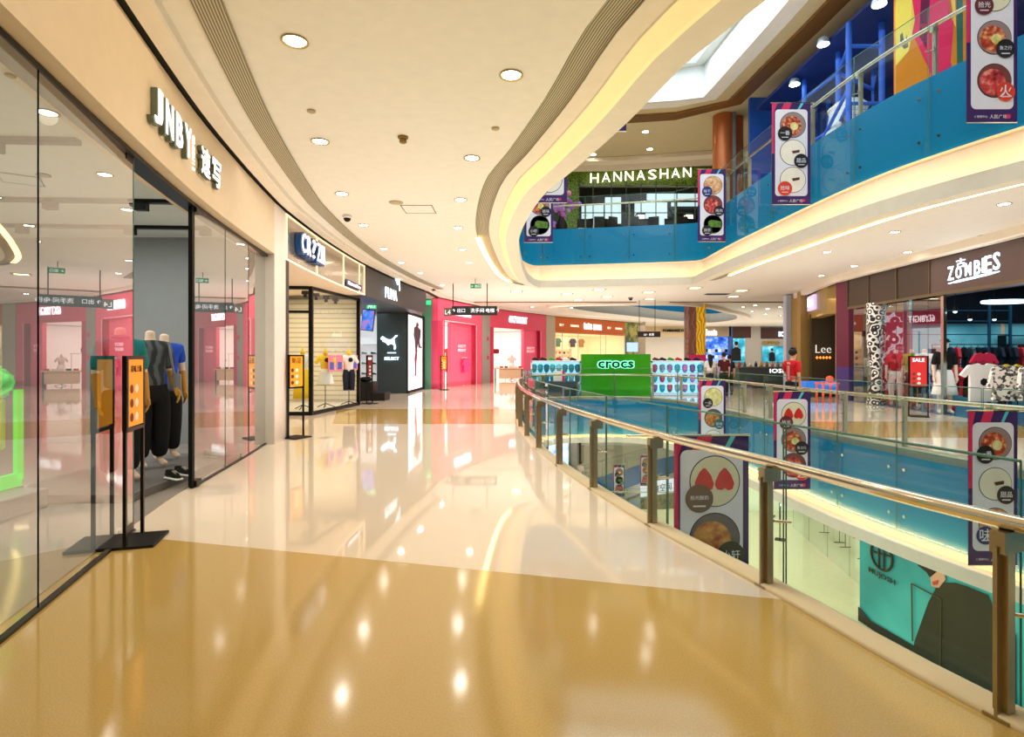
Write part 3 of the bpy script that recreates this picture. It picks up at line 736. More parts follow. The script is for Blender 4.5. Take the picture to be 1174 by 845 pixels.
skin_c = mat('skin', rgb(214, 160, 128), 0.5); plaster = mat('mannequin_shell', rgb(228, 200, 178), 0.4); gold_hand = mat('wooden_hand', rgb(196, 134, 46), 0.45)
black_cloth = mat('black_cloth', rgb(16, 17, 20), 0.9); blue_cloth = mat('blue_cloth', rgb(20, 70, 190), 0.8); linen = pattern('grey_linen', 'swirl', [rgb(46, 50, 56), rgb(66, 72, 78), rgb(90, 96, 102)], 3, 0.9)
armless = dict(wrl=(-.22, -.05, .86, .028), wrr=(.22, -.05, .86, .028))
# plinth and three mannequins in the near shop
t = thing('display_plinth', 'low grey display platform under the three mannequins', 'platform', (-4.9, 7.3, .012), .02)
MB().box((0, 0, .045), (1.5, 2.6, .09), bev=.004).build('platform_body', mat('plinth_grey', rgb(110, 106, 104), .5), t)
def m1_extra(t, J): MB().lathe((0, 0, 1.46), [(.07, 0), (.085, .03), (.075, .055), (.06, .03)], 14).build('collar', teal, t)
def m2_extra(t, J):
    m = MB(); m.tube([(.17, -.05, 1.46), (.16, -.14, 1.3), (.2, -.12, 1.1), (.24, -.02, .98)], .012, 6); m.box((.25, -.02, .98), (.09, .2, .22), bev=.02); m.build('shoulder_bag', mat('clear_grey_bag', rgb(120, 122, 128), .3), t)
PZ = .105
figure('mannequin', 'headless mannequin in a teal polo top and black trousers behind the orange sign stand', (-4.64, 6.62, PZ), -.62 + PI / 2, 1.76, armless, plaster, teal, .86, 1, black_cloth, 1.2, 0.02, head=False, cat='mannequin', hand_m=gold_hand, shirt_extra=m1_extra)
figure('mannequin', 'headless mannequin in a dark grey linen shirt with wooden hands, middle of three', (-4.83, 7.46, PZ), -.62 + PI / 2, 1.76, dict(wrl=(-.27, -.12, .93, .028), wrr=(.24, -.1, .9, .028)), plaster, linen, .82, .8, black_cloth, 1.35, 0.04, head=False, cat='mannequin', hand_m=gold_hand, shirt_extra=m2_extra)
figure('mannequin', 'headless mannequin in a bright blue T-shirt and black trousers, rightmost of three', (-4.99, 8.02, PZ), -.62 + PI / 2, 1.74, armless, plaster, blue_cloth, .90, .6, black_cloth, 1.25, 0.06, head=False, cat='mannequin', hand_m=gold_hand)
def shoe(loc, rz, m, sole, label, grp=None):
    t = thing('shoe', label, 'shoe', loc, rz, grp)
    mb = MB(); mb.tube([(-.11, 0, .05), (-.06, 0, .065), (0, 0, .058), (.08, 0, .045), (.135, 0, .03)], [.036, .044, .04, .038, .02], 10); mb.tube([(-.08, 0, .07), (-.08, 0, .105)], [.042, .038], 10); mb.build('upper', m, t)
    sb = MB(); sb.box((.01, 0, .011), (.28, .09, .022), bev=.008); sb.build('sole', sole, t); lb = MB()
    for k in range(4): lb.box((.02 + k * .022, 0, .1 - k * .008), (.006, .05, .005))
    lb.build('laces', sole, t); return t
shoe((-4.10, 6.75, .11), -.5, blackm, white, 'black sneaker with a white sole on the grey platform edge, nearer one')
shoe((-4.12, 6.98, .11), -.4, blackm, white, 'black sneaker with a white sole on the grey platform edge, farther one')
tealsh = mat('teal_shoe', rgb(30, 170, 150), .5)
shoe((-4.42, 8.2, .11), -.3, tealsh, tealsh, 'turquoise shoe beside the blue mannequin, nearer one'); shoe((-4.40, 8.38, .11), -.2, tealsh, tealsh, 'turquoise shoe beside the blue mannequin, farther one')
# green frame, ball and stand built in place of a reflection in the glass
green = glow('reflected_green', rgb(40, 200, 60), .9)
t = thing('reflection_frame', 'bright green frame standing in for a reflection in the shop glass, left edge', 'display', (-5.2, 5.6, .02), .0)
m = MB(); m.box((0, -.8, .28), (.05, 2.2, .14)); m.box((0, .28, .75), (.05, .07, .95)); m.build('reflection_tube', green, t)
MB().box((.1, -.8, .1), (.5, 2.1, .2), bev=.01).build('plinth', wallgrey, t)
m = MB(); m.ball((0, 0, 0), .24, 16, sc=(1, 1.1, .75))
for i in range(46):
    a = i * 2.399; z = 1 - 2 * (i + .5) / 46; r = math.sqrt(1 - z * z); m.ball((.2 * r * math.cos(a), .22 * r * math.sin(a), .16 * z), .05, 6)
o = m.build('reflection_ball', pattern('reflected_ball_green', 'noise', [rgb(10, 140, 50), rgb(90, 245, 130)], 9, .9, emit=.5)); o.location = (-5.05, 5.3, 1.34); tag(o, 'fluffy bright green ball standing in for a reflection at the left edge', 'hat')
t = thing('ball_stand', 'slim added stand with a yellow-green panel under the green ball', 'stand', (-5.05, 5.3, .3)); MB().cyl((0, 0), .02, 0, .9, 8).build('pole', dark, t); MB().box((0, 0, .62), (.06, .5, .5), bev=.02).build('panel', mat('yellow_green', rgb(120, 170, 30), .5, emit=.3), t)

# ------------------------------------------------ garments
def garment_pts(kind, w=.42, h=.66):
    if kind == 'tee': P = [(-.12, h), (-.05, h - .04), (.05, h - .04), (.12, h), (w * .5, h - .05), (w * .78, h - .3), (w * .6, h - .36), (w * .45, h - .22), (w * .46, 0), (-w * .46, 0), (-w * .45, h - .22), (-w * .6, h - .36), (-w * .78, h - .3), (-w * .5, h - .05)]
    elif kind == 'long': P = [(-.1, h), (-.04, h - .05), (.04, h - .05), (.1, h), (w * .48, h - .06), (w * .7, h - .58), (w * .55, h - .6), (w * .42, h - .25), (w * .5, 0), (-w * .5, 0), (-w * .42, h - .25), (-w * .55, h - .6), (-w * .7, h - .58), (-w * .48, h - .06)]
    else: P = [(-.08, h), (.08, h), (w * .42, 0), (-w * .42, 0)]
    return P
def garment(label, loc, rz, m, kind='tee', w=.42, h=.66, grp=None, name='garment', parent_hook=True, cat='clothing', print_m=None):
    t = thing(name, label, cat, loc, rz, grp); m0 = MB(); m0.plate((0, -.04, -h - .06), (1, 0, 0), (0, 0, 1), garment_pts(kind, w, h), -.08)
    g = m0.build('fabric', m, t)
    hk = MB(); hk.tube([(0, 0, .0), (0.02, 0, .02), (0, 0, .045), (-.02, 0, .03)], .004, 5); hk.tube([(-w * .42, 0, -.1), (0, 0, -.01), (w * .42, 0, -.1)], .008, 5); hk.build('hanger', dark, t)
    if print_m: MB().disc((0, -.046, -h * .55), .1, (0, -1, 0), 7).build('chest_print', print_m, t)
    return t
# sign stands
def poster_mat(nm, base, marks, sc=14): return pattern(nm, 'voronoi', [base, base, marks, base, marks], sc, .5, emit=.25)
def sign_stand(label, loc, rz, w=.40, ztop=1.6, zmid=.98, pm=None, cols=None, txt='美味上新', basew=.42, tm=None):
    t = thing('sign_stand', label, 'sign', loc, rz)
    MB().box((0, 0, .012), (basew, .42, .024), bev=.005).build('base_plate', blackm, t)
    for s in (-1, 1): MB().box((s * w / 2, 0, (ztop + .02) / 2), (.03, .025, ztop - .02)).build('upright', dark, t)
    fr = MB()
    for z in (ztop - .015, zmid): fr.box((0, 0, z), (w, .035, .03))
    fr.box((-w / 2 + .01, 0, (ztop + zmid) / 2), (.04, .035, ztop - zmid)); fr.box((w / 2 - .01, 0, (ztop + zmid) / 2), (.04, .035, ztop - zmid)); fr.build('frame', dark, t)
    p = MB().box((0, 0, (ztop + zmid) / 2), (w - .05, .03, ztop - zmid - .05)).build('poster', pm, t)
    c, s = math.cos(rz), math.sin(rz); o = Vector(loc) + Vector((s * .02, -c * .02, 0))
    l = text(txt, 'lettering', tm or mat('brown_ink', rgb(90, 40, 16), .6), (0, -.019, ztop - .11), (1, 0, 0), width=w * .62, ext=.003); l.parent = t
    for k in range(3):
        for j in (0, 1):
            zz = zmid + .1 + k * .12; m = MB(); m.disc(((-.1 + j * .11), -.0175, zz), .038, (0, -1, 0), 14); m.build('menu_picture', mat('menu_white', rgb(240, 225, 210), .6) if j else mat('menu_brown', rgb(120, 50, 24), .6), t)
    return t
orange = mat('orange_poster', rgb(240, 150, 20), .5, emit=.25); redp = mat('red_poster', rgb(190, 30, 34), .5, emit=.3)
sign_stand('black free-standing sign with an orange poster beside the near shop entrance', (-3.25, 4.80, 0), math.radians(106), .40, 1.6, .98, orange)
sign_stand('black free-standing sign with an orange poster in front of the shiny fascia shop', (-4.22, 10.9, 0), math.radians(65), .38, 1.62, .98, orange, txt='新品')
sign_stand('black stand with a narrow dark red poster beside the steps of the dark shop', (-4.75, 18.6, 0), math.radians(60), .26, 1.62, .9, mat('maroon_poster', rgb(120, 24, 36), .5), txt='优惠', tm=led_white)
sign_stand('slim stand with a yellow poster in front of the pink shop', (-3.2, 26.2, 0), math.radians(20), .3, 1.6, .95, orange, txt='新品')

# near shop lettering on the beige fascia
def on_hf(y, z, off=.02): p = hf_at(y); q = hf_at(y + .1); d = (q - p).normalized(); return Vector((p.x + d.y * off, p.y - d.x * off, z)), Vector((d.x, d.y, 0))
t = thing('shop_sign', 'white lit JNBY and 速写 lettering on the beige fascia', 'sign', (hf_at(5).x, 5, 3.9))
def letters_on(t, chars, ys, z, h, m, off=.05, ext=.05, bold=.0, w=None, fn=on_hf, nm='letter'):
    for ch, y in zip(chars, ys):
        o, d = fn(y, z, off); text(ch, nm, m, o, d, width=w, height=h, ext=ext, parent=t, bold=bold)
side_m = mat('shaded_letter_side', rgb(96, 104, 84), .5); face_m = glow('white_letter_face', (1, 1, 1, 1), 1.0)  # dark olive sides paint the shadow side of the white letters
letters_on(t, 'JNBY', (5.08, 5.37, 5.65, 5.92), 3.87, .35, side_m, bold=.04, w=.22, off=.028, ext=.05, nm='letter_body')
letters_on(t, 'JNBY', (5.08, 5.37, 5.65, 5.92), 3.875, .33, face_m, bold=.03, w=.205, off=.066, ext=.006)
for i, ch in enumerate('CROQUIS'): 
    o, d = on_hf(6.24, 4.04 - i * .058, .02); text(ch, 'small_letter', face_m, o, (0, 0, -1), height=.06, ext=.01, parent=t, uz=d, bold=.02)
letters_on(t, '速写', (6.56, 6.97), 3.87, .35, side_m, bold=.03, w=.34, off=.03, ext=.04, nm='letter_body')
letters_on(t, '速写', (6.56, 6.97), 3.875, .33, face_m, bold=.012, w=.32, off=.055, ext=.006)
t = thing('shop_sign', 'white lit CR?ZI lettering edged in blue on the shiny fascia', 'sign', (hf_at(11.9).x, 11.9, 3.9))
letters_on(t, 'CR?ZI', (11.5, 11.86, 12.22, 12.58, 12.88), 3.93, .40, face_m, off=.15, ext=.02, bold=.0, w=.25)
letters_on(t, 'CR?ZI', (11.5, 11.86, 12.22, 12.58, 12.88), 3.92, .48, mat('blue_letter_side', rgb(10, 70, 130), .4), off=.07, ext=.12, bold=.06, w=.33, nm='letter_body')
o, d = on_hf(15.9, 3.62, .03); t = thing('shop_sign', 'small white and blue strip sign low on the shiny fascia', 'sign', o)
m = MB(); a, _ = on_hf(15.2, 3.62, .03); b, _ = on_hf(16.7, 3.62, .03); m.seg(b, a, 3.54, 3.70, .02); m.build('panel', mat('navy_panel', rgb(24, 32, 96), .4), t, True)
o, d = on_hf(15.95, 3.62, .065); text('National Box', 'lettering', led_white, o, d, width=1.2, height=.09, ext=.01, parent=t, bold=.02)
# leaping cat emblem
CAT = [(0,.62),(.04,.74),(.12,.80),(.24,.72),(.4,.62),(.6,.6),(.74,.68),(.86,.84),(1.0,.86),(.97,.78),(.88,.74),(.8,.6),(.82,.44),(.88,.26),(.9,.08),(.82,.0),(.78,.06),(.8,.2),(.72,.32),(.6,.36),(.5,.3),(.44,.26),(.34,.38),(.22,.46),(.12,.48),(.1,.58)]
def cat_emblem(t, o, d, s, m, flip=False, ext=.04):
    P = [((-(u) if flip else u) * s, v * s) for u, v in CAT]
    if flip: P = P[::-1]
    n = Vector(d).cross(Vector((0, 0, 1))); mb = MB(); mb.plate(o, d, (0, 0, 1), P, ext); mb.build('leaping_cat_emblem', m, t, True)
puma_m = glow('blue_white_face', (.70, .86, 1.0, 1), 1.3)
t = thing('shop_sign', 'blue-white lit PUMA lettering with leaping cat on the charcoal fascia', 'sign', (hf_at(19.6).x, 19.6, 3.8))
o, d = on_hf(19.75, 3.78, .06); text('PUMA', 'lettering', puma_m, o, d, width=1.35, height=.38, ext=.03, parent=t, bold=.0)
o, d = on_hf(20.1, 4.0, .06); cat_emblem(t, o, d, .7, puma_m, ext=.03)
# ================================================================== shiny fascia shop: glass display box
tilew = pattern('white_wall_tiles', 'wave', [rgb(205, 190, 164), rgb(244, 232, 208), rgb(244, 232, 208), rgb(244, 232, 208), rgb(244, 232, 208), rgb(244, 232, 208), rgb(244, 232, 208)], 2.0, .3)
wood = mat('warm_shop_wall', rgb(238, 214, 170), .5)
whitefloor = mat('display_floor_white', rgb(236, 228, 214), .3)
mb = MB(); mb.box((-7.6, 14.6, 1.75), (.1, 8.0, 3.5)); struct(mb.build('wall_shop_left', wood))
mb = MB(); mb.seg((-7.6, 18.25), (-5.02, 18.25), 0, 3.5, .1); struct(mb.build('wall_tiled', tilew))
mb = MB(); mb.prism([(-7.6, 10.9)] + [(p.x - .1, p.y) for p in hf_run(10.8, 17.1)] + [(-4.8, 18.2), (-7.6, 18.2)], 3.47, 3.52); struct(mb.build('ceiling_shop_box', mat('warm_ceiling', rgb(236, 214, 190), .6)))
t = thing('display_case', 'black-framed glass display case with torsos under the shiny fascia', 'shop window', (-5.4, 15.0, 0))
P0, P1, P2, P3 = Vector((-5.4, 15.0)), Vector((-4.98, 18.1)), Vector((-7.4, 18.1)), Vector((-7.3, 14.85))
MB().prism([P3, P0, P1, P2], 0, .1).build('base', whitefloor, t, True)
for p in (P0, P1, P3): 
    m = MB(); m.box((p.x, p.y, 1.76), (.1, .1, 3.5)); m.build('frame_post', dark, t, True)
m = MB(); m.box((-6.2, 14.9, 1.76), (.07, .07, 3.5)); m.build('frame_post', dark, t, True)
for a, b in ((P3, P0), (P0, P1)):
    for z0, z1 in ((0.0, .1), (3.38, 3.48)): m = MB(); m.seg(a, b, z0, z1, .07, -.035); m.build('frame_bar', dark, t, True)
m = MB(); m.seg(P3, P0, 2.75, 2.82, .05, -.02); m.build('frame_bar', dark, t, True)
MB().quad((P0.x, P0.y, .1), (P1.x, P1.y, .1), (P1.x, P1.y, 3.4), (P0.x, P0.y, 3.4)).build('glass_pane', gl_clear, t, True)
MB().quad((P3.x, P3.y, .1), (P0.x, P0.y, .1), (P0.x, P0.y, 3.4), (P3.x, P3.y, 3.4)).build('glass_pane', gl_clear, t, True)
for k in range(4):
    q = P0.lerp(P1, .12 + .2 * k); m = MB(); m.box((q.x - .35, q.y, 3.34), (.16, .1, .1)); m.cyl((q.x - .35, q.y), .05, 3.2, 3.3, 8); m.build('spot_head', dark, t, True)
yellow = mat('yellow_cloth', rgb(246, 200, 10), .8); whitec = mat('white_cloth', rgb(236, 230, 222), .85); navy = mat('navy_cloth', rgb(24, 32, 52), .85); pinkm = mat('pink_cloth', rgb(240, 40, 120), .8)
def torso(label, loc, rz, top, bottom, kind, neck=yellow, z=.1, accent=None):
    t = thing('dress_form', label, 'dress form', (loc[0], loc[1], z), rz)
    MB().lathe((0, 0, 0), [(.012, 0.02), (.012, 1.0)], 8).build('pole', dark, t)
    lg = MB()
    for k in range(3): a = k * 2.094 + .4; lg.tube([(0, 0, .12), (.28 * math.cos(a), .28 * math.sin(a), .012)], .012, 6)
    lg.build('tripod_foot', dark, t)
    skinned('form_body', dict(p=(0, 0, 1.0, (.15, .11)), w=(0, 0, 1.16, (.12, .09)), c=(0, 0, 1.38, (.16, .11)), n=(0, 0, 1.55, .06), sl=(-.17, 0, 1.47, .06), sr=(.17, 0, 1.47, .06), el=(-.27, -.02, 1.26, .06), er=(.27, -.02, 1.26, .06)),
            [('p', 'w'), ('w', 'c'), ('c', 'n'), ('c', 'sl'), ('c', 'sr'), ('sl', 'el'), ('sr', 'er')], top, t, 2)
    MB().lathe((0, 0, 1.54), [(.065, 0), (.058, .09), (.03, .12), (.012, .2), (.001, .22)], 12).build('neck_cap', neck, t)
    if kind == 'skirt': MB().lathe((0, 0, 0), [(.14, 1.12), (.17, 1.0), (.24, .7), (.25, .66), (.13, 1.0)], 16, sy=.8).build('skirt', bottom, t)
    if kind == 'long': MB().lathe((0, 0, 0), [(.14, 1.12), (.19, .95), (.24, .5), (.27, .3), (.2, .32), (.13, 1.0)], 16, sy=.8).build('long_skirt', bottom, t)
    if kind == 'legs':
        m = MB(); m.tube([(-.07, 0, 1.08), (-.09, 0, .9), (-.09, 0, .45)], [.09, .1, .075], 10); m.tube([(.07, 0, 1.08), (.09, 0, .9), (.09, 0, .45)], [.09, .1, .075], 10); m.build('trousers', bottom, t)
    if accent: MB().ball((.05, -.11, 1.38), .07, 10, sc=(1, .3, 1)).build('chest_badge', accent, t)
    return t
torso('dress form in a yellow top and cream skirt inside the glass display case', at(373, 470, 16.2).xy, .3, yellow, whitec, 'skirt', accent=blackm)
torso('dress form in a white top with navy trousers inside the glass display case', at(400, 470, 17.0).xy, .3, whitec, navy, 'legs', accent=navy)
torso('dress form with a long yellow skirt behind the left glass of the case', at(347, 470, 15.7).xy, .2, whitec, yellow, 'long')
for k, (u0, u1) in enumerate(((.30, .43), (.46, .60), (.63, .75), (.82, .95))):
    a, b = P0.lerp(P1, u0), P0.lerp(P1, u1); t = thing('glass_poster', ['leftmost pink picture card on the display case glass, below the yellow top', 'second pink and blue picture card on the display case glass', 'third pink and blue picture card on the display case glass', 'rightmost pink and blue picture card on the display case glass'][k], 'poster', (a.x + .06, a.y, 1.15))
    d = (b - a).normalized(); n = Vector((d.y, -d.x)) * .03
    MB().prism([a + n, b + n, b + n * 1.3, a + n * 1.3], 1.15, 1.62).build('card', mat('pink_card', rgb(232, 120, 140), .5, emit=.1), t, True)
    c = a.lerp(b, .5) + n * 1.35; MB().prism([a.lerp(b, .2) + n * 1.35, a.lerp(b, .8) + n * 1.35, a.lerp(b, .8) + n * 1.5, a.lerp(b, .2) + n * 1.5], 1.2, 1.42).build('blue_motif', mat('blue_motif', rgb(50, 90, 190), .5), t, True)

# ================================================================== dark sportswear shop
graph = mat('graphite_wall', rgb(52, 64, 66), .45)
A, B, C, D = at(432, 451, 23.8).xy, at(466, 451, 23.8).xy, at(468, 451, 23.8).xy, at(483.5, 446, 26.6).xy
mb = MB(); mb.seg(A, B, 0, 3.5, .12); struct(mb.build('wall_graphite', graph))
mb = MB(); mb.seg(B, C + Vector((.01, 0)), 0, 3.5, .2); mb.seg(C, D, 0, .12, .1, -.02); mb.seg(C, D, 3.36, 3.5, .1, -.02); mb.seg(at(483.5, 446, 26.6).xy, at(487, 446, 26.8).xy, 0, 3.5, .1); struct(mb.build('trim_30', blackm))
t = thing('lightbox_poster', 'tall bright fashion poster lightbox with a standing figure, under the dark fascia', 'poster', (C.x, C.y, 0))
d = (D - C).normalized(); n = Vector((d.y, -d.x))
MB().seg(C, D, .12, 3.36, .06, -.02).build('light_panel', glow('lightbox_white', (.86, .88, 1.0, 1), 1.25), t, True)
def wallpt(p, q, u, z, off): 
    dd = (q - p).normalized(); nn = Vector((dd.y, -dd.x)); c = p.lerp(q, u) + nn * off; return Vector((c.x, c.y, z))
def wallplate(t, p, q, pts, m, off, nm):
    """pts in (u 0..1 along the wall, z)"""
    dd = (q - p); L = dd.length; o = wallpt(p, q, 0, 0, off); mb = MB(); mb.plate(o, (dd.x / L, dd.y / L, 0), (0, 0, 1), [(u * L, z) for u, z in pts], .012); return mb.build(nm, m, t, True)
wallplate(t, C, D, [(.12, 2.0), (.98, 1.93), (.98, 3.3), (.12, 3.3)], glow('lightbox_pink', rgb(226, 196, 206), 1.0), .03, 'upper_picture')
fig = [(.42, 1.75), (.38, 2.3), (.3, 2.5), (.33, 2.85), (.48, 2.95), (.5, 3.1), (.62, 3.12), (.66, 2.98), (.6, 2.92), (.82, 2.8), (.8, 2.5), (.72, 2.3), (.78, 2.05), (.9, 2.02), (.9, 1.96), (.66, 1.98), (.62, 2.2), (.5, 1.8)]
wallplate(t, C, D, fig, mat('poster_figure', rgb(70, 50, 60), .6), .05, 'figure_print')
wallplate(t, C, D, [(.4, .95), (.36, 1.5), (.46, 1.9), (.58, 1.9), (.5, 1.3), (.46, .7), (.36, .68)], mat('poster_red', rgb(130, 40, 60), .6), .05, 'leg_print')
t = thing('wall_emblem_sign', 'glowing leaping cat emblem over the word SELECT on the graphite wall', 'sign', (A.x + .7, A.y, 1.4))
o = at(436.5, 401, 23.72); cat_emblem(t, o, (1, 0, 0), .72, led_blue, ext=.04)
m = MB(); q = at(449, 404.5, 23.7); m.box(tuple(q), (.36, .03, .035)); m.build('line', led_blue, t, True)
text('SELECT', 'lettering', led_blue, at(449, 411, 23.7), (1, 0, 0), width=.62, height=.13, ext=.03, parent=t, bold=.03)
for ch in t.children:
    if ch.name.startswith(('line', 'lettering')): pass
# opening: bright interior, wall shelves, television, black plinths
mb = MB(); mb.box((-7.4, 26.5, 1.75), (4.4, .1, 3.5)); struct(mb.build('wall_sport_back', mat('glowing_shop_wall', rgb(232, 236, 240), .5, emit=.35)))  # back wall glows by emission in place of shop lighting
t = thing('television', 'tilted screen showing a shoe, hung in the dark shop entrance', 'screen', at(422, 367, 20.3)); m = MB(); m.box((0, 0, 0), (.5, .05, .78), bev=.01); m.build('casing', blackm, t)
MB().quad((-.23, -.028, -.36), (.23, -.028, -.36), (.23, -.028, .36), (-.23, -.028, .36)).build('screen', pattern('screen_picture', 'noise', [rgb(20, 40, 120), rgb(60, 120, 220), rgb(200, 90, 90)], 4, .4, emit=1.0), t); MB().cyl((0, 0), .015, .38, .5, 6).build('bracket', dark, t)
t.rotation_euler = (0, .12, -.25)
t = thing('exit_sign', 'green exit sign above the tilted screen', 'sign', at(426, 351, 20.5)); MB().box((0, 0, 0), (.34, .04, .18)).build('panel', glow('exit_green2', rgb(40, 200, 120), 1.2), t)
text('出口', 'lettering', led_white, at(426, 351, 20.47), (1, 0, 0), height=.12, ext=.005, parent=t)
t = thing('shoe_shelf', 'white wall shelves with shoes seen through the dark shop entrance', 'shelf', (-6.55, 24.6, 0))
for z in (.75, 1.2, 1.65, 2.1): MB().box((0, 0, z), (1.7, .3, .03)).build('shelf_board', white, t)
MB().box((0, .14, 1.4), (1.7, .02, 2.0)).build('back_panel', mat('glowing_shop_wall', rgb(232, 236, 240), .5), t)
k = 0
for z in (.765, 1.215, 1.665):
    for x in (-6.95, -6.5, -6.1): shoe((x, 24.55, z), .2, [blackm, grey, navy][k % 3], white, 'sports shoe on the white wall shelves of the dark shop', 'sports shoes on the wall shelves'); k += 1
t = thing('stepped_plinth', 'black stepped display plinth at the dark shop entrance', 'platform', (-5.4, 20.3, 0), .0)
MB().box((-.25, 0, .33), (1.3, .9, .66), bev=.01).build('upper_block', blackm, t); MB().box((.62, 0, .14), (.5, .9, .28), bev=.01).build('lower_block', blackm, t)
o = MB().ball((0, 0, .09), .16, 12, sc=(1.6, .8, .6)).build('shoe_box', blackm); o.location = (-5.3, 20.2, .66); tag(o, 'black sports bag on top of the stepped plinth', 'bag'); o.name = 'sports_bag'

# ================================================================== far bend: green wall, pink shops, pillar, orange shop
greenw = mat('green_wall', rgb(66, 124, 92), .5); pink = mat('pink_panel', rgb(228, 70, 100), .4); pinkd = mat('deep_pink_panel', rgb(196, 40, 76), .4); beige = mat('beige_pillar', rgb(186, 166, 138), .4)
def slab(x0, x1, z0, z1, off=0.0, t=.2, mi=0, mb=None): 
    mb = mb or MB(); a, b = S(x0), S(x1); return mb.seg(a, b, z0, z1, t, off, mi)
G0, G1 = at(484, 446, 26.9).xy, at(501.5, 446, 27.0).xy
mb = MB(); mb.seg(G0, G1, 0, 4.36, .15); struct(mb.build('wall_green', greenw))
t = thing('exit_sign', 'small pale green sign high on the green wall', 'sign', at(490.5, 347, 26.8)); MB().box((0, 0, 0), (.3, .04, .2)).build('panel', glow('exit_green2', rgb(40, 200, 120), 1.2), t)
def pinkshop(k, fx0, ox0, ox1, px1, fx1, label, base):
    mb = MB(); slab(fx0, fx1, 3.3, 4.4, 0, .3, 0, mb); slab(fx0, ox0, 0, 3.3, 0, .5, 1, mb); slab(px1, fx1, 0, 3.3, 0, .5, 0, mb); slab(px1, px1 + .8, 0, 3.3, -.01, .3, 1, mb); struct(mb.build('wall_pink_facade', [pink, pinkd]))
    mb = MB(); slab(ox1, px1, 0, 3.3, .25, .2, 0, mb); struct(mb.build('wall_pink_panel', mat('glowing_pink_panel', rgb(240, 88, 116), .4, emit=.1)))  # faint emission put into the panel so it looks lit
    a, b = S(ox0), S(px1); d = (b - a).normalized(); n = Vector((-d.y, d.x))
    mb = MB(); mb.seg(a, b, 0, 3.6, .1, 5.0); mb.prism([a, b, b + n * 5, a + n * 5], 3.32, 3.36); mb.seg(a - d * .2, a - d * .1, 0, 3.3, 5); mb.seg(b + d * .1, b + d * .2, 0, 3.3, 5); struct(mb.build('wall_shop_interior', mat('glowing_interior', rgb(250, 236, 230), .5, emit=.3)))  # inside walls carry emission so the shop looks lit
    c = S((ox1 + px1) / 2) + n * .2
    for q, txt in enumerate(('6IXTY', '8IGHT')): 
        t = thing('wall_lettering', 'raised pale %s lettering on the pink panel of the %s pink shop' % (txt, label), 'sign', (c.x, c.y, 2.0)); text(txt, 'letters', mat('pale_pink_text', rgb(255, 190, 200), .5, emit=.4), Vector((c.x, c.y, 2.12 - q * .22)) , (d.x, d.y, 0), width=1.0, height=.16, ext=.03, parent=t, bold=.02)
    c = S((fx0 + fx1) / 2 + base) - n * .04; t = thing('shop_sign', 'white lit 6IXTY8IGHT lettering on the %s pink fascia' % label, 'sign', (c.x, c.y, 3.85))
    text('6IXTY8IGHT', 'lettering', led_white, Vector((c.x, c.y, 3.88)), (d.x, d.y, 0), width=2.1, height=.42, ext=.05, parent=t, bold=.0)
    return a, b, d, n
a, b, d, n = pinkshop(0, 502, 510, 522, 545, 552.5, 'left', 3)
a2, b2, d2, n2 = pinkshop(1, 561.5, 566, 604, 619, 626, 'right', 0)
mb = MB(); slab(552.5, 561.5, 0, 4.4, -.02, .5, 0, mb); struct(mb.build('wall_pillar_far', mat('grey_pillar', rgb(150, 140, 128), .4)))
mb = MB(); slab(626, 636.3, 0, 4.4, -.02, .5, 0, mb); struct(mb.build('wall_pillar_orange', beige))
for x, z in ((559, 2.6), (559, 1.5)):
    p = S(x); o = MB().box((0, 0, 0), (.16, .05, .2)).build('fire_alarm_box', pinkd); o.location = (p.x, p.y - .1, z); tag(o, 'small dark red box on the grey pillar, %s' % ('upper' if z > 2 else 'lower'), 'alarm')
def rack(label, loc, rz, n, mats, w=1.2, h=1.5, grp='clothes', kind='tee', lbl='garment', gl=.66, jit=.0):
    t = thing('clothes_rack', label, 'rack', loc, rz)
    MB().tube([(-w / 2, 0, h), (w / 2, 0, h)], .015, 6).build('rail', dark, t)
    for s in (-1, 1): MB().cyl((s * w / 2, 0), .015, .02, h, 6).build('upright', dark, t); MB().box((s * w / 2, 0, .012), (.04, .45, .024)).build('foot', dark, t)
    c, s = math.cos(rz), math.sin(rz)
    for i in range(n):
        u = -w / 2 + w * (i + .5) / n; g = garment(lbl, (loc[0] + c * u, loc[1] + s * u, loc[2] + h - .03), rz + 1.15 + random.uniform(-.1, .1), mats[i % len(mats)], kind, .44, gl + random.uniform(-.04, .06), grp)
    return t
hotp = mat('hot_pink_cloth', rgb(240, 60, 120), .8); redc = mat('red_cloth', rgb(200, 20, 36), .8); palep = mat('pale_pink_cloth', rgb(240, 205, 195), .85)
# tripod rail of hot pink tops
p = at(524, 440, 30.0); t = thing('clothes_stand', 'white tripod stand carrying hot pink tops outside the left pink shop', 'rack', (p.x, p.y, 0))
MB().cyl((0, 0), .02, .1, 1.5, 8).build('pole', white, t); MB().tube([(-.55, 0, 1.5), (.55, 0, 1.5)], .018, 6).build('rail', white, t)
m = MB()
for k in range(3): a_ = k * 2.09 + .5; m.tube([(0, 0, .18), (.4 * math.cos(a_), .4 * math.sin(a_), .02)], .018, 6)
m.build('tripod_foot', white, t)
for i in range(7): garment('hot pink top on the white tripod stand', (p.x - .48 + .16 * i, p.y, 1.5), .9, hotp, 'tee', .42, .7 + .05 * (i % 2), 'hot pink tops on the stand')
garment('orange-red top hanging inside the left pink shop', tuple(at(515.5, 398, 31.5)), .1, mat('orange_cloth', rgb(230, 60, 40), .8), 'tee', .5, .8)
garment('white top hanging inside the left pink shop', tuple(at(520, 400, 31.6)), .1, whitec, 'tee', .4, .8)
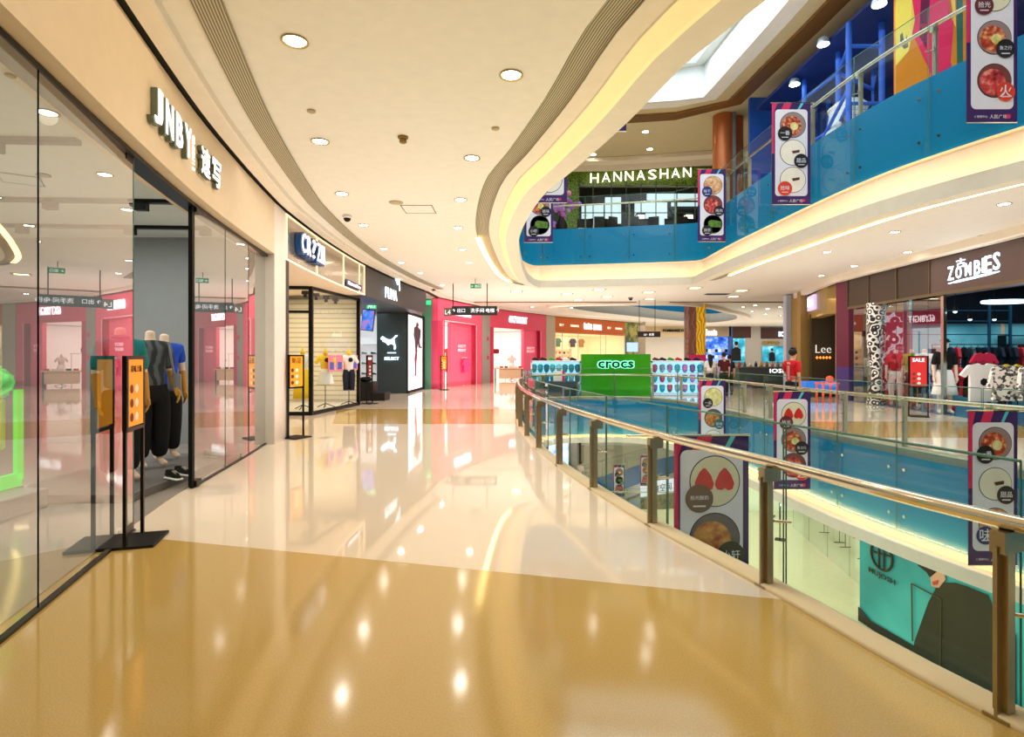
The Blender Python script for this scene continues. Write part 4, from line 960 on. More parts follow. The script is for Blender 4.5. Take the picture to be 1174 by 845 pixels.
# right pink shop: display tables, mannequins in pale coats
p = at(583, 436, 36.0); t = thing('display_table', 'pale wooden display table just inside the right pink shop', 'table', (p.x, p.y, 0))
MB().box((0, 0, .8), (1.9, .8, .06), bev=.01).build('tabletop', mat('pale_wood', rgb(232, 196, 160), .5), t)
MB().box((.15, .05, .45), (1.5, .7, .6)).build('cabinet', mat('pale_wood', rgb(232, 196, 160), .5), t)
for sx in (-.85, .85):
    for sy in (-.33, .33): MB().box((sx, sy, .39), (.06, .06, .78)).build('leg', dark, t)
for i in range(6):
    o = MB().box((0, 0, .05), (.22, .26, .1), bev=.02).build('folded_clothes', [whitec, redc, navy, palep][i % 4]); o.location = (p.x - .75 + .3 * i, p.y, .83); tag(o, 'small folded pile on the pale display table in the right pink shop', 'clothing', 'folded piles on the pale table')
torso('dress form in a pale pink coat, left side of the farther pink shop entrance', S(570) + n2 * .8, .2, palep, palep, 'long', palep, 0)
torso('dress form in a white coat behind the pale display table', S(590) + n2 * 2.4, -.2, whitec, whitec, 'long', whitec, .3)
torso('dress form in a cream coat, right side of the farther pink shop entrance', S(600) + n2 * .9, -.2, palep, whitec, 'long', palep, 0)
for x, y_, l in ((575, 395, 'upper left'), (577, 410, 'middle left'), (583, 420, 'lower middle')):
    pp = S(x) + n2 * 3.5; g = garment('white top hanging on the back wall of the right pink shop, %s' % l, (pp.x, pp.y, EYE - (y_ - HY) * pp.y / F + .4), .1, whitec, 'tee', .5, .8)
o = MB().box((0, 0, .15), (.5, .3, .3), bev=.05).build('handbag', mat('dark_red_bag', rgb(120, 10, 30), .4)); pp = S(592) + n2 * 2.0; o.location = (pp.x + .3, pp.y, 1.75); tag(o, 'dark red handbag high on a shelf in the right pink shop', 'bag')
t = thing('bag_shelf', 'white shelf carrying the dark red handbag in the right pink shop', 'shelf', (pp.x + .3, pp.y, 0)); MB().box((0, 0, 1.72), (1.4, .4, .05)).build('shelf_board', white, t); m = MB(); m.box((-.65, 0, .85), (.04, .04, 1.7)); m.build('upright', white, t); m = MB(); m.box((.65, 0, .85), (.04, .04, 1.7)); m.build('upright', white, t)
for k, x in enumerate((565, 619.5)):
    pass
# orange shop
orangem = mat('orange_fascia', rgb(206, 96, 24), .45)
A1, B1 = S(636.3), S(716); dd = (B1 - A1).normalized(); nn = Vector((-dd.y, dd.x)); LW = (B1 - A1).length
mb = MB(); mb.seg(A1, B1, 3.25, 4.4, .3); struct(mb.build('wall_orange_fascia', orangem))
mb = MB(); mb.seg(A1, B1, 0, 3.4, .1, 3.6); mb.prism([A1, B1, B1 + nn * 3.6, A1 + nn * 3.6], 3.28, 3.32); mb.seg(B1, B1 + nn * 3.6, 0, 3.3, .1); mb.seg(A1 + nn * 3.6, A1, 0, 3.3, .1); struct(mb.build('wall_orange_interior', mat('glowing_cream_interior', rgb(240, 214, 170), .5, emit=.22)))  # lit look of the interior is emission in the wall colour
t = thing('shop_sign', 'white lit tutu anna lettering on the orange fascia', 'sign', (A1.x, A1.y, 3.8))
def on_or(u, z, off): p = A1.lerp(B1, u) - nn * off; return Vector((p.x, p.y, z))
text('tutu anna', 'lettering', led_white, on_or(.5, 3.85, .05), (dd.x, dd.y, 0), width=2.3, height=.5, ext=.05, parent=t, bold=.0)
for u, s_, w in ((.08, '靴下', .5), (.25, 'tutuanna', 1.0), (.75, '靴下', .5), (.9, 'tutuanna', 1.0)):
    t = thing('fascia_lettering', 'small pale lettering on the orange fascia, %s' % {.08: 'far left', .25: 'left of the shop name', .75: 'right of the shop name', .9: 'far right'}[u], 'sign', tuple(on_or(u, 3.8, .03))); text(s_, 'letters', mat('pale_letters', rgb(250, 220, 190), .5, emit=1.0), on_or(u, 3.82, .03), (dd.x, dd.y, 0), width=w, height=.18, ext=.02, parent=t, bold=.01)
mb = MB()
for u in (.0, .09, .3, .62, .7, 1.0):
    q = A1.lerp(B1, u); mb.box((q.x, q.y, 1.62), (.06, .08, 3.24))
struct(mb.build('trim_31', mat('pale_mullion', rgb(220, 214, 200), .4)))
shelfm = mat('cream_shelf', rgb(240, 222, 190), .5)
prod = [mat('product_%d' % i, c, .6) for i, c in enumerate([rgb(200, 60, 70), rgb(70, 110, 90), rgb(240, 235, 225), rgb(60, 60, 90), rgb(220, 160, 60), rgb(150, 110, 70), rgb(230, 150, 160), rgb(110, 150, 190)])]
def shelving(label, p, ang, W, rows, z0, dz, m, plabel, grp, per=8, prods=prod, ph=.22, depth=.3):
    t = thing('shelf_unit', label, 'shelf', (p[0], p[1], 0), ang); c, s = math.cos(ang), math.sin(ang)
    for r in range(rows + 1): MB().box((0, 0, z0 + r * dz), (W, depth, .03)).build('shelf_board', m, t)
    for s_ in (-1, 1): MB().box((s_ * W / 2, 0, (z0 + rows * dz) / 2), (.04, depth, z0 + rows * dz)).build('side_panel', m, t)
    for r in range(rows):
        for i in range(per):
            u = -W / 2 + W * (i + .5) / per; hh = ph * random.uniform(.6, 1.2); mb = MB(); mb.lathe((0, 0, 0), [(.09, 0), (.1, hh * .5), (.085, hh * .8), (.04, hh)], 8)
            o = mb.build('product', prods[(i * 3 + r) % len(prods)]); o.location = (p[0] + c * u, p[1] + s * u, z0 + r * dz + .016); tag(o, plabel, 'product', grp)
pb = (A1.lerp(B1, .36) + nn * 3.3); shelving('cream wall shelves full of small goods inside the orange shop', pb, math.atan2(dd.y, dd.x), LW * .62, 4, .4, .45, shelfm, 'small folded goods on the cream shelves of the orange shop', 'small goods in the orange shop', 10)
for u, c_ in ((.15, prod[2]), (.38, prod[6]), (.5, prod[1]), (.72, prod[3]), (.85, prod[5])):
    q = A1.lerp(B1, u) + nn * 3.4; garment('garment hanging high on the back wall of the orange shop' + {.15: ', far left', .38: ', left of the green one', .5: ', green and central', .72: ', navy at the right', .85: ', far right'}[u], (q.x, q.y, 3.1), math.atan2(dd.y, dd.x), c_, 'tee', .6, .7)
mosa = pattern('green_gold_mosaic', 'voronoi', [rgb(90, 96, 40), rgb(140, 136, 60), rgb(170, 150, 70)], 2.5, .3)
mb = MB(); mb.seg(S(716), S(731.5), 0, 4.4, .3); struct(mb.build('wall_mosaic', mosa))
t = thing('wall_screen', 'pale blue lit screen on the gold-green mosaic wall', 'screen', at(725, 398, 45.5)); MB().box((0, 0, 0), (.9, .06, .75)).build('panel', glow('pale_blue_screen', rgb(150, 180, 235), 1.1), t)

# ================================================================== far row behind the second atrium, 55 m away
YF = 55.0
def far(x0, x1, y0, y1, m, name, Y=YF, t=.3, st=True):
    a, b = at(x0, y0, Y), at(x1, y1, Y); mb = MB(); mb.box(((a.x + b.x) / 2, Y + t / 2, (a.z + b.z) / 2), (b.x - a.x, t, a.z - b.z)); o = mb.build(name, m)
    if st: struct(o)
    return o
brownf = mat('brown_fascia', rgb(74, 40, 30), .5); greyp = mat('grey_stone', rgb(176, 168, 154), .4)
far(728, 790, 362, 386, mat('cream_fascia', rgb(226, 202, 158), .5), 'wall_far_cream')
far(728, 790, 386, 428, mat('far_glowing_wall', rgb(224, 214, 196), .5, emit=.3), 'wall_far_shop', YF + 2)  # emission in this wall stands for the lit shop inside
far(726, 740, 360, 428, beige, 'wall_far_pillar', 47.8)
far(803, 838, 374, 386, mat('taupe_fascia', rgb(160, 140, 112), .5), 'wall_far_taupe')
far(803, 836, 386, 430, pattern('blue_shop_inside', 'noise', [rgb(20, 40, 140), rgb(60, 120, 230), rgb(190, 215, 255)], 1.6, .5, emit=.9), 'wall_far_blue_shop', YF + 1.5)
far(836, 840, 374, 428, mat('blue_frame', rgb(60, 90, 150), .4), 'wall_far_blue_frame')
far(840, 861, 374, 387.5, brownf, 'wall_far_brown'); far(861, 872, 374, 430, greyp, 'wall_far_stone'); far(872, 921, 376, 388.5, brownf, 'wall_far_brown_sign'); far(872, 921, 388.5, 430, greyp, 'wall_far_stone_low'); far(854, 861, 387.5, 430, greyp, 'wall_far_stone_strip')
def farsign(body, x, y, h_px, w_px, m, label, Y=YF - .1, col=None, cat='sign'):
    p = at(x, y, Y); t = thing('shop_sign', label, cat, tuple(p)); text(body, 'lettering', m, p, (1, 0, 0), width=w_px * Y / F, height=h_px * Y / F, ext=.08, parent=t, bold=.03); return t
farsign('POMMAREE D', 772, 379, 3, 24, blackm, 'small black lettering on the far cream fascia')
farsign('Sonis', 815, 381, 7, 14, led_white, 'white script lettering over the far blue shop')
farsign('IOSIM+', 904, 383, 6, 22, led_blue, 'glowing blue-white IOSIM+ lettering on the far brown fascia')
farsign('OPPO', 884, 393, 4, 20, mat('gold_letters', rgb(190, 150, 40), .4, .5), 'gold lettering on the far stone wall').name = 'wall_lettering'
def far_poster(x0, x1, y0, y1, label, mt, Y=YF - .12):
    a, b = at(x0, y0, Y), at(x1, y1, Y); t = thing('poster', label, 'poster', ((a.x + b.x) / 2, Y, b.z)); w, h = b.x - a.x, a.z - b.z
    MB().box((0, 0, h / 2), (w, .08, h)).build('panel', mt, t); u = -w * .25
    m = MB(); m.disc((u, -.06, h * .72), h * .1, (0, -1, 0), 14, sx=.8); m.build('face_print', skin_c, t)
    m = MB(); m.plate((u, -.06, h * .05), (1, 0, 0), (0, 0, 1), [(-h * .2, 0), (h * .2, 0), (h * .18, h * .5), (h * .04, h * .58), (-h * .04, h * .58), (-h * .18, h * .5)], .01); m.build('suit_print', blackm, t)
    m = MB(); m.disc((u, -.07, h * .79), h * .09, (0, -1, 0), 12, sx=.9); m.build('hair_print', blackm, t); return t
tealp = pattern('teal_poster', 'noise', [rgb(10, 70, 90), rgb(40, 160, 190), rgb(190, 240, 250)], .9, .5, emit=.7)
far_poster(840.5, 854, 388, 415, 'tall teal poster with a man in a black suit, on the far wall', tealp)
far_poster(874, 917, 397, 415, 'wide teal poster with a face, right of the far stone pillar', tealp)
# stock on the far shelves
for i in range(8):
    for j in range(3):
        p = at(806 + i * 3.8, 402 + j * 7, YF + 1.2); o = MB().box((0, 0, 0), (.24, .1, .3)).build('display_box', [white, blackm, glow('pale_box', rgb(190, 215, 255), 1)][(i + j) % 3]); o.location = p; tag(o, 'tiny boxed item on the wall of the far blue shop', 'product', 'boxes in the far blue shop')
# patterned column by the second atrium
pc = at(796.5, 400, 31.5); t = thing('clad_column', 'square column clad in yellow and brown graffiti artwork beyond the kiosk', 'column', (pc.x, pc.y, 0))
art = pattern('graffiti_yellow', 'swirl', [rgb(240, 190, 20), rgb(150, 50, 30), rgb(240, 190, 20), rgb(110, 60, 40), rgb(240, 200, 40)], .9, .5, emit=.2)
art2 = pattern('graffiti_brown', 'swirl', [rgb(120, 70, 54), rgb(150, 86, 60), rgb(90, 40, 40), rgb(130, 100, 90)], 1.0, .5, emit=.1)
MB().box((.22, 0, 2.25), (.53, .8, 4.5)).build('yellow_face', art, t); MB().box((-.26, 0, 2.25), (.43, .78, 4.5)).build('brown_face', art2, t)
m = MB(); m.box((0, -.42, 1.45), (.98, .04, .42)); m.build('magenta_notice', mat('magenta_card', rgb(190, 30, 90), .5, emit=.2), t)
# beam over the bridge
mb = MB(); a, b = at(470, 346, 29.9), at(917, 345, 29.9); mb.box(((a.x + b.x) / 2, 29.9, CEIL - .02), (b.x - a.x, .12, .08)); struct(mb.build('trim_32', mat('beam_line', rgb(150, 128, 100), .5)))
# grey counter with goods
pc = at(866, 418, 28.5); t = thing('sales_counter', 'grey sales counter with small goods right of the two shoppers', 'counter', (pc.x + .3, pc.y, 0))
MB().box((0, 0, .5), (2.7, 1.0, 1.0), bev=.02).build('body', mat('counter_grey', rgb(70, 78, 78), .4), t); MB().box((0, 0, 1.03), (2.8, 1.1, .06)).build('worktop', mat('counter_top', rgb(110, 116, 112), .3), t)
text('IOSIM', 'lettering', led_white, Vector((pc.x + 1.0, pc.y - .53, .85)), (1, 0, 0), width=1.0, height=.2, ext=.02, parent=t)
for i in range(9):
    o = MB().lathe((0, 0, 0), [(.07, 0), (.08, .12), (.03, .2), (.03, .26)], 8).build('bottle', prod[i % 8]); o.location = (pc.x - .9 + .28 * i, pc.y - .2, 1.06); tag(o, 'small bottle standing on the grey sales counter', 'bottle', 'bottles on the grey counter')
# ================================================================== green kiosk
kg = pattern('kiosk_green', 'noise', [rgb(36, 124, 4), rgb(52, 146, 8)], .8, .35, emit=.15)
a, b = at(667, 458, 22.3), at(746, 406, 22.3)
t = thing('kiosk_sign_wall', 'tall bright green kiosk wall with black crocs lettering', 'kiosk', ((a.x + b.x) / 2, 22.5, 0))
w = b.x - a.x
MB().box((0, 0, b.z / 2), (w, .4, b.z)).build('green_panel', kg, t)
text('crocs', 'lettering_glow', glow('mint_glow', rgb(120, 255, 190), 2.2), at(706, 418, 22.27), (1, 0, 0), width=1.5, height=.34, ext=.01, parent=t, bold=.075)
text('crocs', 'lettering', mat('green_black', rgb(4, 40, 20), .5), at(706, 418, 22.22), (1, 0, 0), width=1.42, height=.28, ext=.05, parent=t, bold=.03)
litshelf = glow('lit_shelf_back', rgb(150, 215, 250), 1.1)
shelfw = mat('white_shelf', rgb(225, 238, 245), .3)
clog_proto = {}
def clog(loc, m, label, grp, s=1.0):
    key = m.name
    if key not in clog_proto:
        t = thing('clog', label, 'shoe', loc, 0, grp)
        mb = MB(); mb.tube([(0, .03, -.15), (0, 0, -.09), (0, -.01, 0), (0, 0, .09), (0, .02, .14)], [.07, .1, .115, .12, .08], 10); mb.build('upper', m, t)
        mb = MB(); mb.tube([(-.07, -.02, -.02), (-.06, -.09, -.07), (.06, -.09, -.07), (.07, -.02, -.02)], .014, 6); mb.build('heel_strap', m, t)
        clog_proto[key] = t
    else: t = dup(clog_proto[key], loc, random.uniform(-.4, .4), label); t['group'] = grp
    return t
tq = [mat('clog_%d' % i, c, .5) for i, c in enumerate([rgb(40, 150, 160), rgb(20, 110, 140), rgb(70, 170, 165), rgb(140, 205, 205), rgb(60, 140, 150)])]
mx_ = [mat('clogm_%d' % i, c, .5) for i, c in enumerate([rgb(110, 90, 150), rgb(40, 160, 190), rgb(170, 70, 100), rgb(120, 160, 170), rgb(160, 120, 170), rgb(60, 160, 190), rgb(190, 120, 200)])]
def kiosk(x0, x1, Y, label, cols, n, grp, glabel):
    a, b = at(x0, 458, Y), at(x1, 415, Y); W = b.x - a.x; cx = (a.x + b.x) / 2
    t = thing('display_shelf', label, 'shelf', (cx, Y + .2, 0))
    MB().box((0, .22, .7), (W, .06, 1.4)).build('lit_back_panel', litshelf, t)
    for z in (.06, .47, .87, 1.36): MB().box((0, 0, z), (W, .44, .07)).build('shelf_board', shelfw, t)
    for s in (-1, 1): MB().box((s * (W / 2 - .02), 0, .7), (.04, .44, 1.4)).build('side_panel', shelfw, t)
    for r in range(3):
        for i in range(n):
            clog((a.x + W * (i + .5) / n, Y + .12, .28 + r * .4 + .02), cols[(i + (r if n == 7 else r * 2)) % len(cols)], glabel, grp)
    return t
kiosk(609, 666, 22.6, 'white lit shoe shelves left of the green kiosk wall, holding turquoise clogs', tq, 8, 'turquoise clogs left of the green wall', 'turquoise clog on the lit shelves left of the green kiosk wall')
kiosk(747, 808, 22.6, 'white lit shoe shelves right of the green kiosk wall, holding mixed clogs', mx_, 7, 'mixed clogs right of the green wall', 'purple, blue or red clog on the lit shelves right of the green kiosk wall')
for i, (x, c) in enumerate([(614, 1), (623, 6), (633, 0), (641, 2), (649, 5), (657, 3), (752, 4), (760, 3), (769, 0), (778, 2), (788, 6), (799, 3)]):
    p = at(x, 415, 22.8); o = MB().tube([(-.13, 0, .05), (-.05, 0, .09), (.05, 0, .06), (.14, 0, .04)], [.04, .06, .05, .03], 8).build('shoe', [kg, blackm, redc, navy, brownf, whitec, blackm][c]); o.location = (p.x, p.y, 1.395)
    tag(o, 'small shoe displayed on top of the lit kiosk shelves', 'shoe', 'shoes on top of the kiosk shelves')
pk = at(628, 450, 22.2); t = thing('small_counter', 'dark glass counter with a red and white notice behind the curved rail', 'counter', (pk.x + .2, 22.25, 0)); MB().box((0, 0, .3), (1.9, .5, .6), bev=.02).build('body', mat('smoky', rgb(70, 80, 90), .2), t); m = MB(); m.box((.2, -.05, .8), (.35, .04, .4)); m.build('notice', whitec, t); MB().box((.42, -.05, .8), (.1, .05, .42)).build('notice_edge', mat('magenta_card', rgb(190, 30, 90), .5), t)

# ================================================================== hanging flags
purple = mat('flag_purple', rgb(52, 24, 96), .6); magenta = mat('flag_magenta', rgb(214, 36, 92), .6); cyan = mat('flag_cyan', rgb(80, 200, 215), .6); fwhite = mat('flag_white', rgb(226, 224, 232), .6, emit=.04)
ink = mat('ink_black', rgb(22, 20, 24), .6); foods = {
 'noodle': pattern('food_noodle', 'noise', [rgb(110, 20, 16), rgb(190, 70, 40), rgb(240, 190, 130)], 14, .5), 'meat': pattern('food_meat', 'noise', [rgb(90, 10, 12), rgb(200, 60, 60), rgb(240, 160, 140)], 10, .5),
 'cake': mat('food_cake', rgb(246, 238, 220), .5), 'green': pattern('food_green', 'noise', [rgb(30, 80, 20), rgb(110, 150, 50)], 8, .6), 'soup': pattern('food_soup', 'noise', [rgb(150, 60, 30), rgb(226, 170, 90)], 12, .4),
 'berry': mat('food_cream', rgb(232, 226, 196), .5), 'lemon': pattern('food_lemon', 'noise', [rgb(200, 190, 80), rgb(250, 246, 200)], 6, .5), 'chick': pattern('food_chicken', 'noise', [rgb(180, 110, 60), rgb(245, 205, 160)], 9, .5)}
straw = mat('strawberry', rgb(214, 40, 44), .4)
def rrect(w, h, r, n=5):
    P = []
    for cx, cy, a0 in ((w / 2 - r, h / 2 - r, 0), (-w / 2 + r, h / 2 - r, 90), (-w / 2 + r, -h / 2 + r, 180), (w / 2 - r, -h / 2 + r, 270)):
        for i in range(n + 1): a = math.radians(a0 + 90 * i / n); P.append((cx + r * math.cos(a), cy + r * math.sin(a)))
    return P
CAPC = {'k': rgb(26, 26, 30), 'm': rgb(96, 36, 46), 'r': rgb(214, 60, 34), 'b': rgb(30, 50, 120), 'br': rgb(104, 80, 62), 't': rgb(30, 110, 116), 'g': rgb(48, 54, 36)}
def flag(label, x0, x1, y0, Y, kinds, caps, H=2.3, tilt=0.0, arm=None, ztop=None, names=('一品', '拾味', '小轩')):
    a, b = at(x0, y0, Y), at(x1, y0, Y); W = b.x - a.x; zt = a.z if ztop is None else ztop
    t = thing('hanging_flag', label, 'banner', ((a.x + b.x) / 2, Y, zt - H), tilt)
    MB().box((0, 0, H / 2), (W, .012, H)).build('flag_cloth', purple, t)
    top = [(-W / 2, H - .2), (-W * .38, H), (-W * .5, H)]; f = -.007
    m = MB(); m.plate((0, f, 0), (1, 0, 0), (0, 0, 1), [(-W / 2, H * .5), (-W / 2 + .05, H * .5), (-W / 2 + .05, H - .22), (-W * .36, H - .002), (-W / 2, H - .002)], .002)
    m.plate((0, f, 0), (1, 0, 0), (0, 0, 1), [(-W * .26, H - .16), (-W * .06, H - .16), (W * .02, H - .002), (-W * .18, H - .002)], .002); m.build('magenta_stripe', magenta, t)
    m = MB(); m.plate((0, f, 0), (1, 0, 0), (0, 0, 1), [(W * .16, H - .16), (W * .22, H - .16), (W * .33, H - .002), (W * .26, H - .002)], .002); m.build('cyan_stripe', cyan, t)
    PW, PH, PC = W * .84, H - .36, H / 2 + .02
    m = MB(); m.plate((0, f, PC), (1, 0, 0), (0, 0, 1), rrect(PW, PH, .08), .003); m.build('white_panel', fwhite, t)
    r = min(W * .34, PH / 6.4)
    for i in range(3):
        zc = PC + PH / 2 - r - .06 - i * (PH - .1) / 3; xc = W * .04; k = kinds[i]
        pic = MB().disc((xc, f - .003, zc), r, (0, -1, 0), 32, t=.002).build('dish_rim', ink, t); MB().disc((xc, f - .0065, zc), r * .96, (0, -1, 0), 32, t=.002).build('dish_picture', foods[k] if k not in ('soup', 'noodle', 'meat') else mat('bowl_grey_' + k, {'soup': rgb(96, 96, 98), 'noodle': rgb(150, 130, 130), 'meat': rgb(120, 60, 56)}[k], .5), pic)
        if k in ('soup', 'noodle', 'meat'): MB().disc((xc - .12 * r, f - .0085, zc - .08 * r), r * .76, (0, -1, 0), 28, t=.001).build('food_picture', foods[k], pic)
        if k == 'berry':
            for sx in (-.42, .38):
                m = MB(); m.plate((xc + sx * r, f - .010, zc), (1, 0, 0), (0, 0, 1), [(u_ * r, w_ * r) for u_, w_ in ((-.3, -.3), (-.12, -.34), (.02, -.26), (.14, -.36), (.32, -.3), (.38, -.08), (.26, .24), (.06, .5), (-.03, .52), (-.2, .34), (-.36, .0), (-.38, -.16))], .002); m.build('strawberry_picture', straw, pic)
        elif k == 'cake':
            m = MB(); m.plate((xc, f - .010, zc), (1, 0, 0), (0, 0, 1), [(-.1 * r, .1 * r), (.5 * r, .2 * r), (.5 * r, 0), (.0, -.1 * r)], .002); m.build('slice_picture', mat('slice_dark', rgb(90, 50, 40), .6), pic)
        elif k == 'noodle':
            m = MB(); m.disc((xc + .1 * r, f - .010, zc - .1 * r), r * .3, (0, -1, 0), 14, t=.002); m.build('egg_picture', foods['lemon'], pic)
        elif k == 'green':
            m = MB(); m.disc((xc, f - .0075, zc), r * .95, (0, -1, 0), 24, t=.001); m.build('plate_picture', foods['cake'], pic)
            m = MB(); m.plate((xc + .1 * r, f - .011, zc), (1, 0, 0), (0, 0, 1), [(-.6 * r, -.3 * r), (.7 * r, -.35 * r), (.75 * r, .3 * r), (-.3 * r, .45 * r), (-.6 * r, .3 * r)], .002); m.build('green_cake_picture', foods['green'], pic)
        rc = r * .55; sx = (-1, 1, -1)[i] if kinds[0] != 'berry' else (-1, 1, 1)[i]
        c = MB().disc((xc + sx * r * .62, f - .013, zc - r * .66), rc, (0, -1, 0), 24, t=.003).build('caption_disc', mat('caption_' + caps[i], CAPC[caps[i]], .6), t)
        l = text(names[i], 'caption_lettering', fwhite, (xc + sx * r * .62, f - .018, zc - r * .62), (1, 0, 0), width=rc * 1.3, ext=.002); l.parent = c
        m = MB(); m.box((xc + sx * r * .62, f - .0175, zc - r * .95), (rc * .9, .002, .016)); m.build('caption_line', fwhite, c)
    l = text('人民广场', 'footer_lettering', fwhite, (W * .12, f - .003, .085), (1, 0, 0), width=W * .34, ext=.002); l.parent = t
    l = text('C 购物中心', 'footer_lettering', fwhite, (-W * .22, f - .003, .085), (1, 0, 0), width=W * .26, ext=.002); l.parent = t
    MB().disc((W * .32, f - .003, .09), .035, (0, -1, 0), 14, t=.002).build('footer_dot', magenta, t)
    m = MB(); m.tube([(-W / 2 - .02, 0, H), (W / 2 + .02, 0, H)], .014, 6); m.build('top_rod', chrome, t)
    m = MB(); m.tube([(-W / 2, 0, .0), (W / 2, 0, .0)], .01, 6); m.build('bottom_rod', chrome, t)
    if arm is not None: m = MB(); m.tube([(arm - t.location.x, 0, H), (0, 0, H)], .014, 6); m.build('bracket_arm', chrome, t)
    return t
flag('largest hanging food flag, two strawberries on top, just behind the near rail', 772, 859, 499, 6.15, ['berry', 'soup', 'noodle'], ['br', 'g', 'k'], 2.35, .05, 1.25, names=('拾光酸奶', '小轩', '一品'))
flag('hanging food flag with a yellow dish on top, below the lit clog shelves', 801, 832, 436, 16.3, ['lemon', 'soup', 'cake'], ['k', 't', 'k'], 2.3, .03, 6.3)
flag('hanging food flag with strawberries across the opening, below the man in red', 887, 929, 449, 11.9, ['berry', 'noodle', 'meat'], ['m', 'k', 'r'], 2.08, .0, 6.5, names=('拾光', '鱼之行', '火'))
flag('hanging food flag with ramen on top at the right edge across the opening', 1110, 1166, 471, 7.7, ['noodle', 'cake', 'chick'], ['k', 'k', 'b'], 2.13, .0, 7.15, names=('一番', '甜品', '味'))
flag('upper level food flag with chicken, red meat and green cake, beside the copper column', 800, 832, 194, 18.2, ['chick', 'meat', 'green'], ['b', 'k', 'k'], 2.36, .0, 7.15, names=('味千', '烤肉', '抹茶'))
flag('upper level food flag with dark ramen and two white cakes, middle of the blue fascia', 885, 929, 118, 13.3, ['noodle', 'cake', 'cake'], ['k', 'k', 'r'], 2.42, .0, 7.25, names=('一番', '甜品', '拾味'))
flag('upper level food flag with red meats at the top right corner', 1108, 1166, -42, 8.6, ['berry', 'noodle', 'meat'], ['m', 'k', 'r'], 2.45, .0, 8.1, names=('拾光', '鱼之行', '火'))
flag('upper level food flag with a green cake at the far left corner', 601, 634, 194, 18.3, ['meat', 'noodle', 'green'], ['k', 'k', 'k'], 2.4, .0, .0)
flag('upper level food flag half hidden behind the curved ceiling edge, second from the left corner', 606, 650, 120, 14.2, ['noodle', 'lemon', 'cake'], ['k', 'b', 'k'], 2.5, .0, -.1)
flag('upper level flag of which only the purple bottom corner shows below the skylight', 656, 718, -16, 9.4, ['noodle', 'lemon', 'cake'], ['k', 'b', 'k'], 2.45, .0, .3)

# ================================================================== people
red_shirt = mat('red_football_shirt', rgb(206, 10, 26), .7); maroon = mat('maroon_shirt', rgb(78, 14, 20), .8); hairm = mat('black_hair', rgb(12, 10, 10), .5)
def red_extra(t, J):
    m = MB()
    for k in (-.018, .022): m.tube([(k, .118, 1.0), (k, .132, 1.2), (k, .128, 1.34)], .006, 5)
    for k in (-.04, 0.01): m.tube([(k, .125, 1.38), (k + .03, .112, 1.42)], .008, 5)
    m.build('white_stripes', whitec, t)
figure('person', 'man in a red football shirt looking down at a phone, back to the rail', (7.0, 13.95, 0), math.radians(114), 1.77, dict(ell=(-.21, .03, 1.12, .042), wrl=(-.2, -.02, .9, .03), elr=(.23, -.02, 1.14, .042), wrr=(.12, -.24, 1.23, .03), head=(0, -.03), neck=(0, .0, 1.47, .055)), skin_c, red_shirt, .9, .75, black_cloth, 1.05, 0.02, hairm, shoes=blackm, shirt_extra=red_extra)
rz = math.radians(114); px_, py_ = 7.0 + math.cos(rz) * .12 - math.sin(rz) * -.31, 13.95 + math.sin(rz) * .12 + math.cos(rz) * -.31
t = thing('phone', 'pale smartphone held up by the man in red', 'phone', (px_, py_, 1.22)); MB().box((0, 0, .06), (.075, .012, .15), bev=.004).build('casing', mat('pale_phone', rgb(180, 210, 230), .3, emit=.3), t); MB().box((0, .008, .06), (.066, .003, .13)).build('screen', glow('phone_screen', (.7, .85, 1, 1), 1.0), t); t.rotation_euler = (.5, .3, rz)
figure('person', 'woman with long black hair in a pale top standing beyond the kiosk', (8.0, 22.6, 0), math.radians(185), 1.66, {}, skin_c, whitec, .95, .7, navy, 1.0, 0.0, hairm, True, shoes=whitec)
figure('person', 'man in a dark maroon T-shirt standing beyond the kiosk, back turned', (8.5, 22.4, 0), math.radians(180), 1.72, {}, skin_c, maroon, .9, .75, black_cloth, 1.05, 0.0, hairm, shoes=blackm)
figure('person', 'smaller dark-haired person half hidden behind the man in maroon', (8.95, 23.0, 0), math.radians(175), 1.62, {}, skin_c, navy, .9, .75, black_cloth, 1.0, 0.0, hairm, shoes=blackm)

# ================================================================== right side shops
brown = mat('dark_brown_fascia', rgb(58, 44, 34), .4); plum = mat('plum_brown_fascia', rgb(84, 66, 62), .4); gold = mat('gold_stone', rgb(168, 138, 78), .35)
def rs_at(y):
    for a, b in zip(RS, RS[1:]):
        if b.y <= y <= a.y: return a.lerp(b, (a.y - y) / (a.y - b.y))
    return RS[-1]
def rs_run(y1, y0): return [rs_at(y1)] + [p for p in RS if y0 < p.y < y1] + [rs_at(y0)]
def rs_px(x):
    k = (x - HX) / F
    for a, b in zip(RS, RS[1:]):
        fa, fb = a.x - k * a.y, b.x - k * b.y
        if (fa <= 0) != (fb <= 0): return a.lerp(b, fa / (fa - fb))
    return RS[-1]
mb = MB(); ribbon(mb, rs_run(19.8, rs_px(1066).y), [(-.5, 3.32), (0, 3.32), (0, 4.25)], False, smooth=False); struct(mb.build('wall_right', brown))
mb = MB(); ribbon(mb, rs_run(rs_px(1066).y, -1), [(-.5, 3.26), (0, 3.26), (0, 4.25)], False, smooth=False); struct(mb.build('wall_right_near', plum))
mb = MB()
for x in (972, 996, 1028, 1066): q = rs_px(x); mb.box((q.x - .01, q.y, 3.79), (.04, .03, .93))
ribbon(mb, rs_run(19.8, -1), [(.01, 3.24), (.01, 3.33)], False, smooth=False)
struct(mb.build('trim_33', mat('bronze_line', rgb(110, 96, 70), .4, .5)))
def on_rs(x, z, off): q = rs_px(x); r = rs_px(x + 3); d = (r - q).normalized(); return Vector((q.x - d.y * -1 * off * -1 - 0, q.y, z)) + Vector((-off, 0, 0)) * 0 + Vector((-off, -off * .1, 0)), Vector((d.x, d.y, 0))
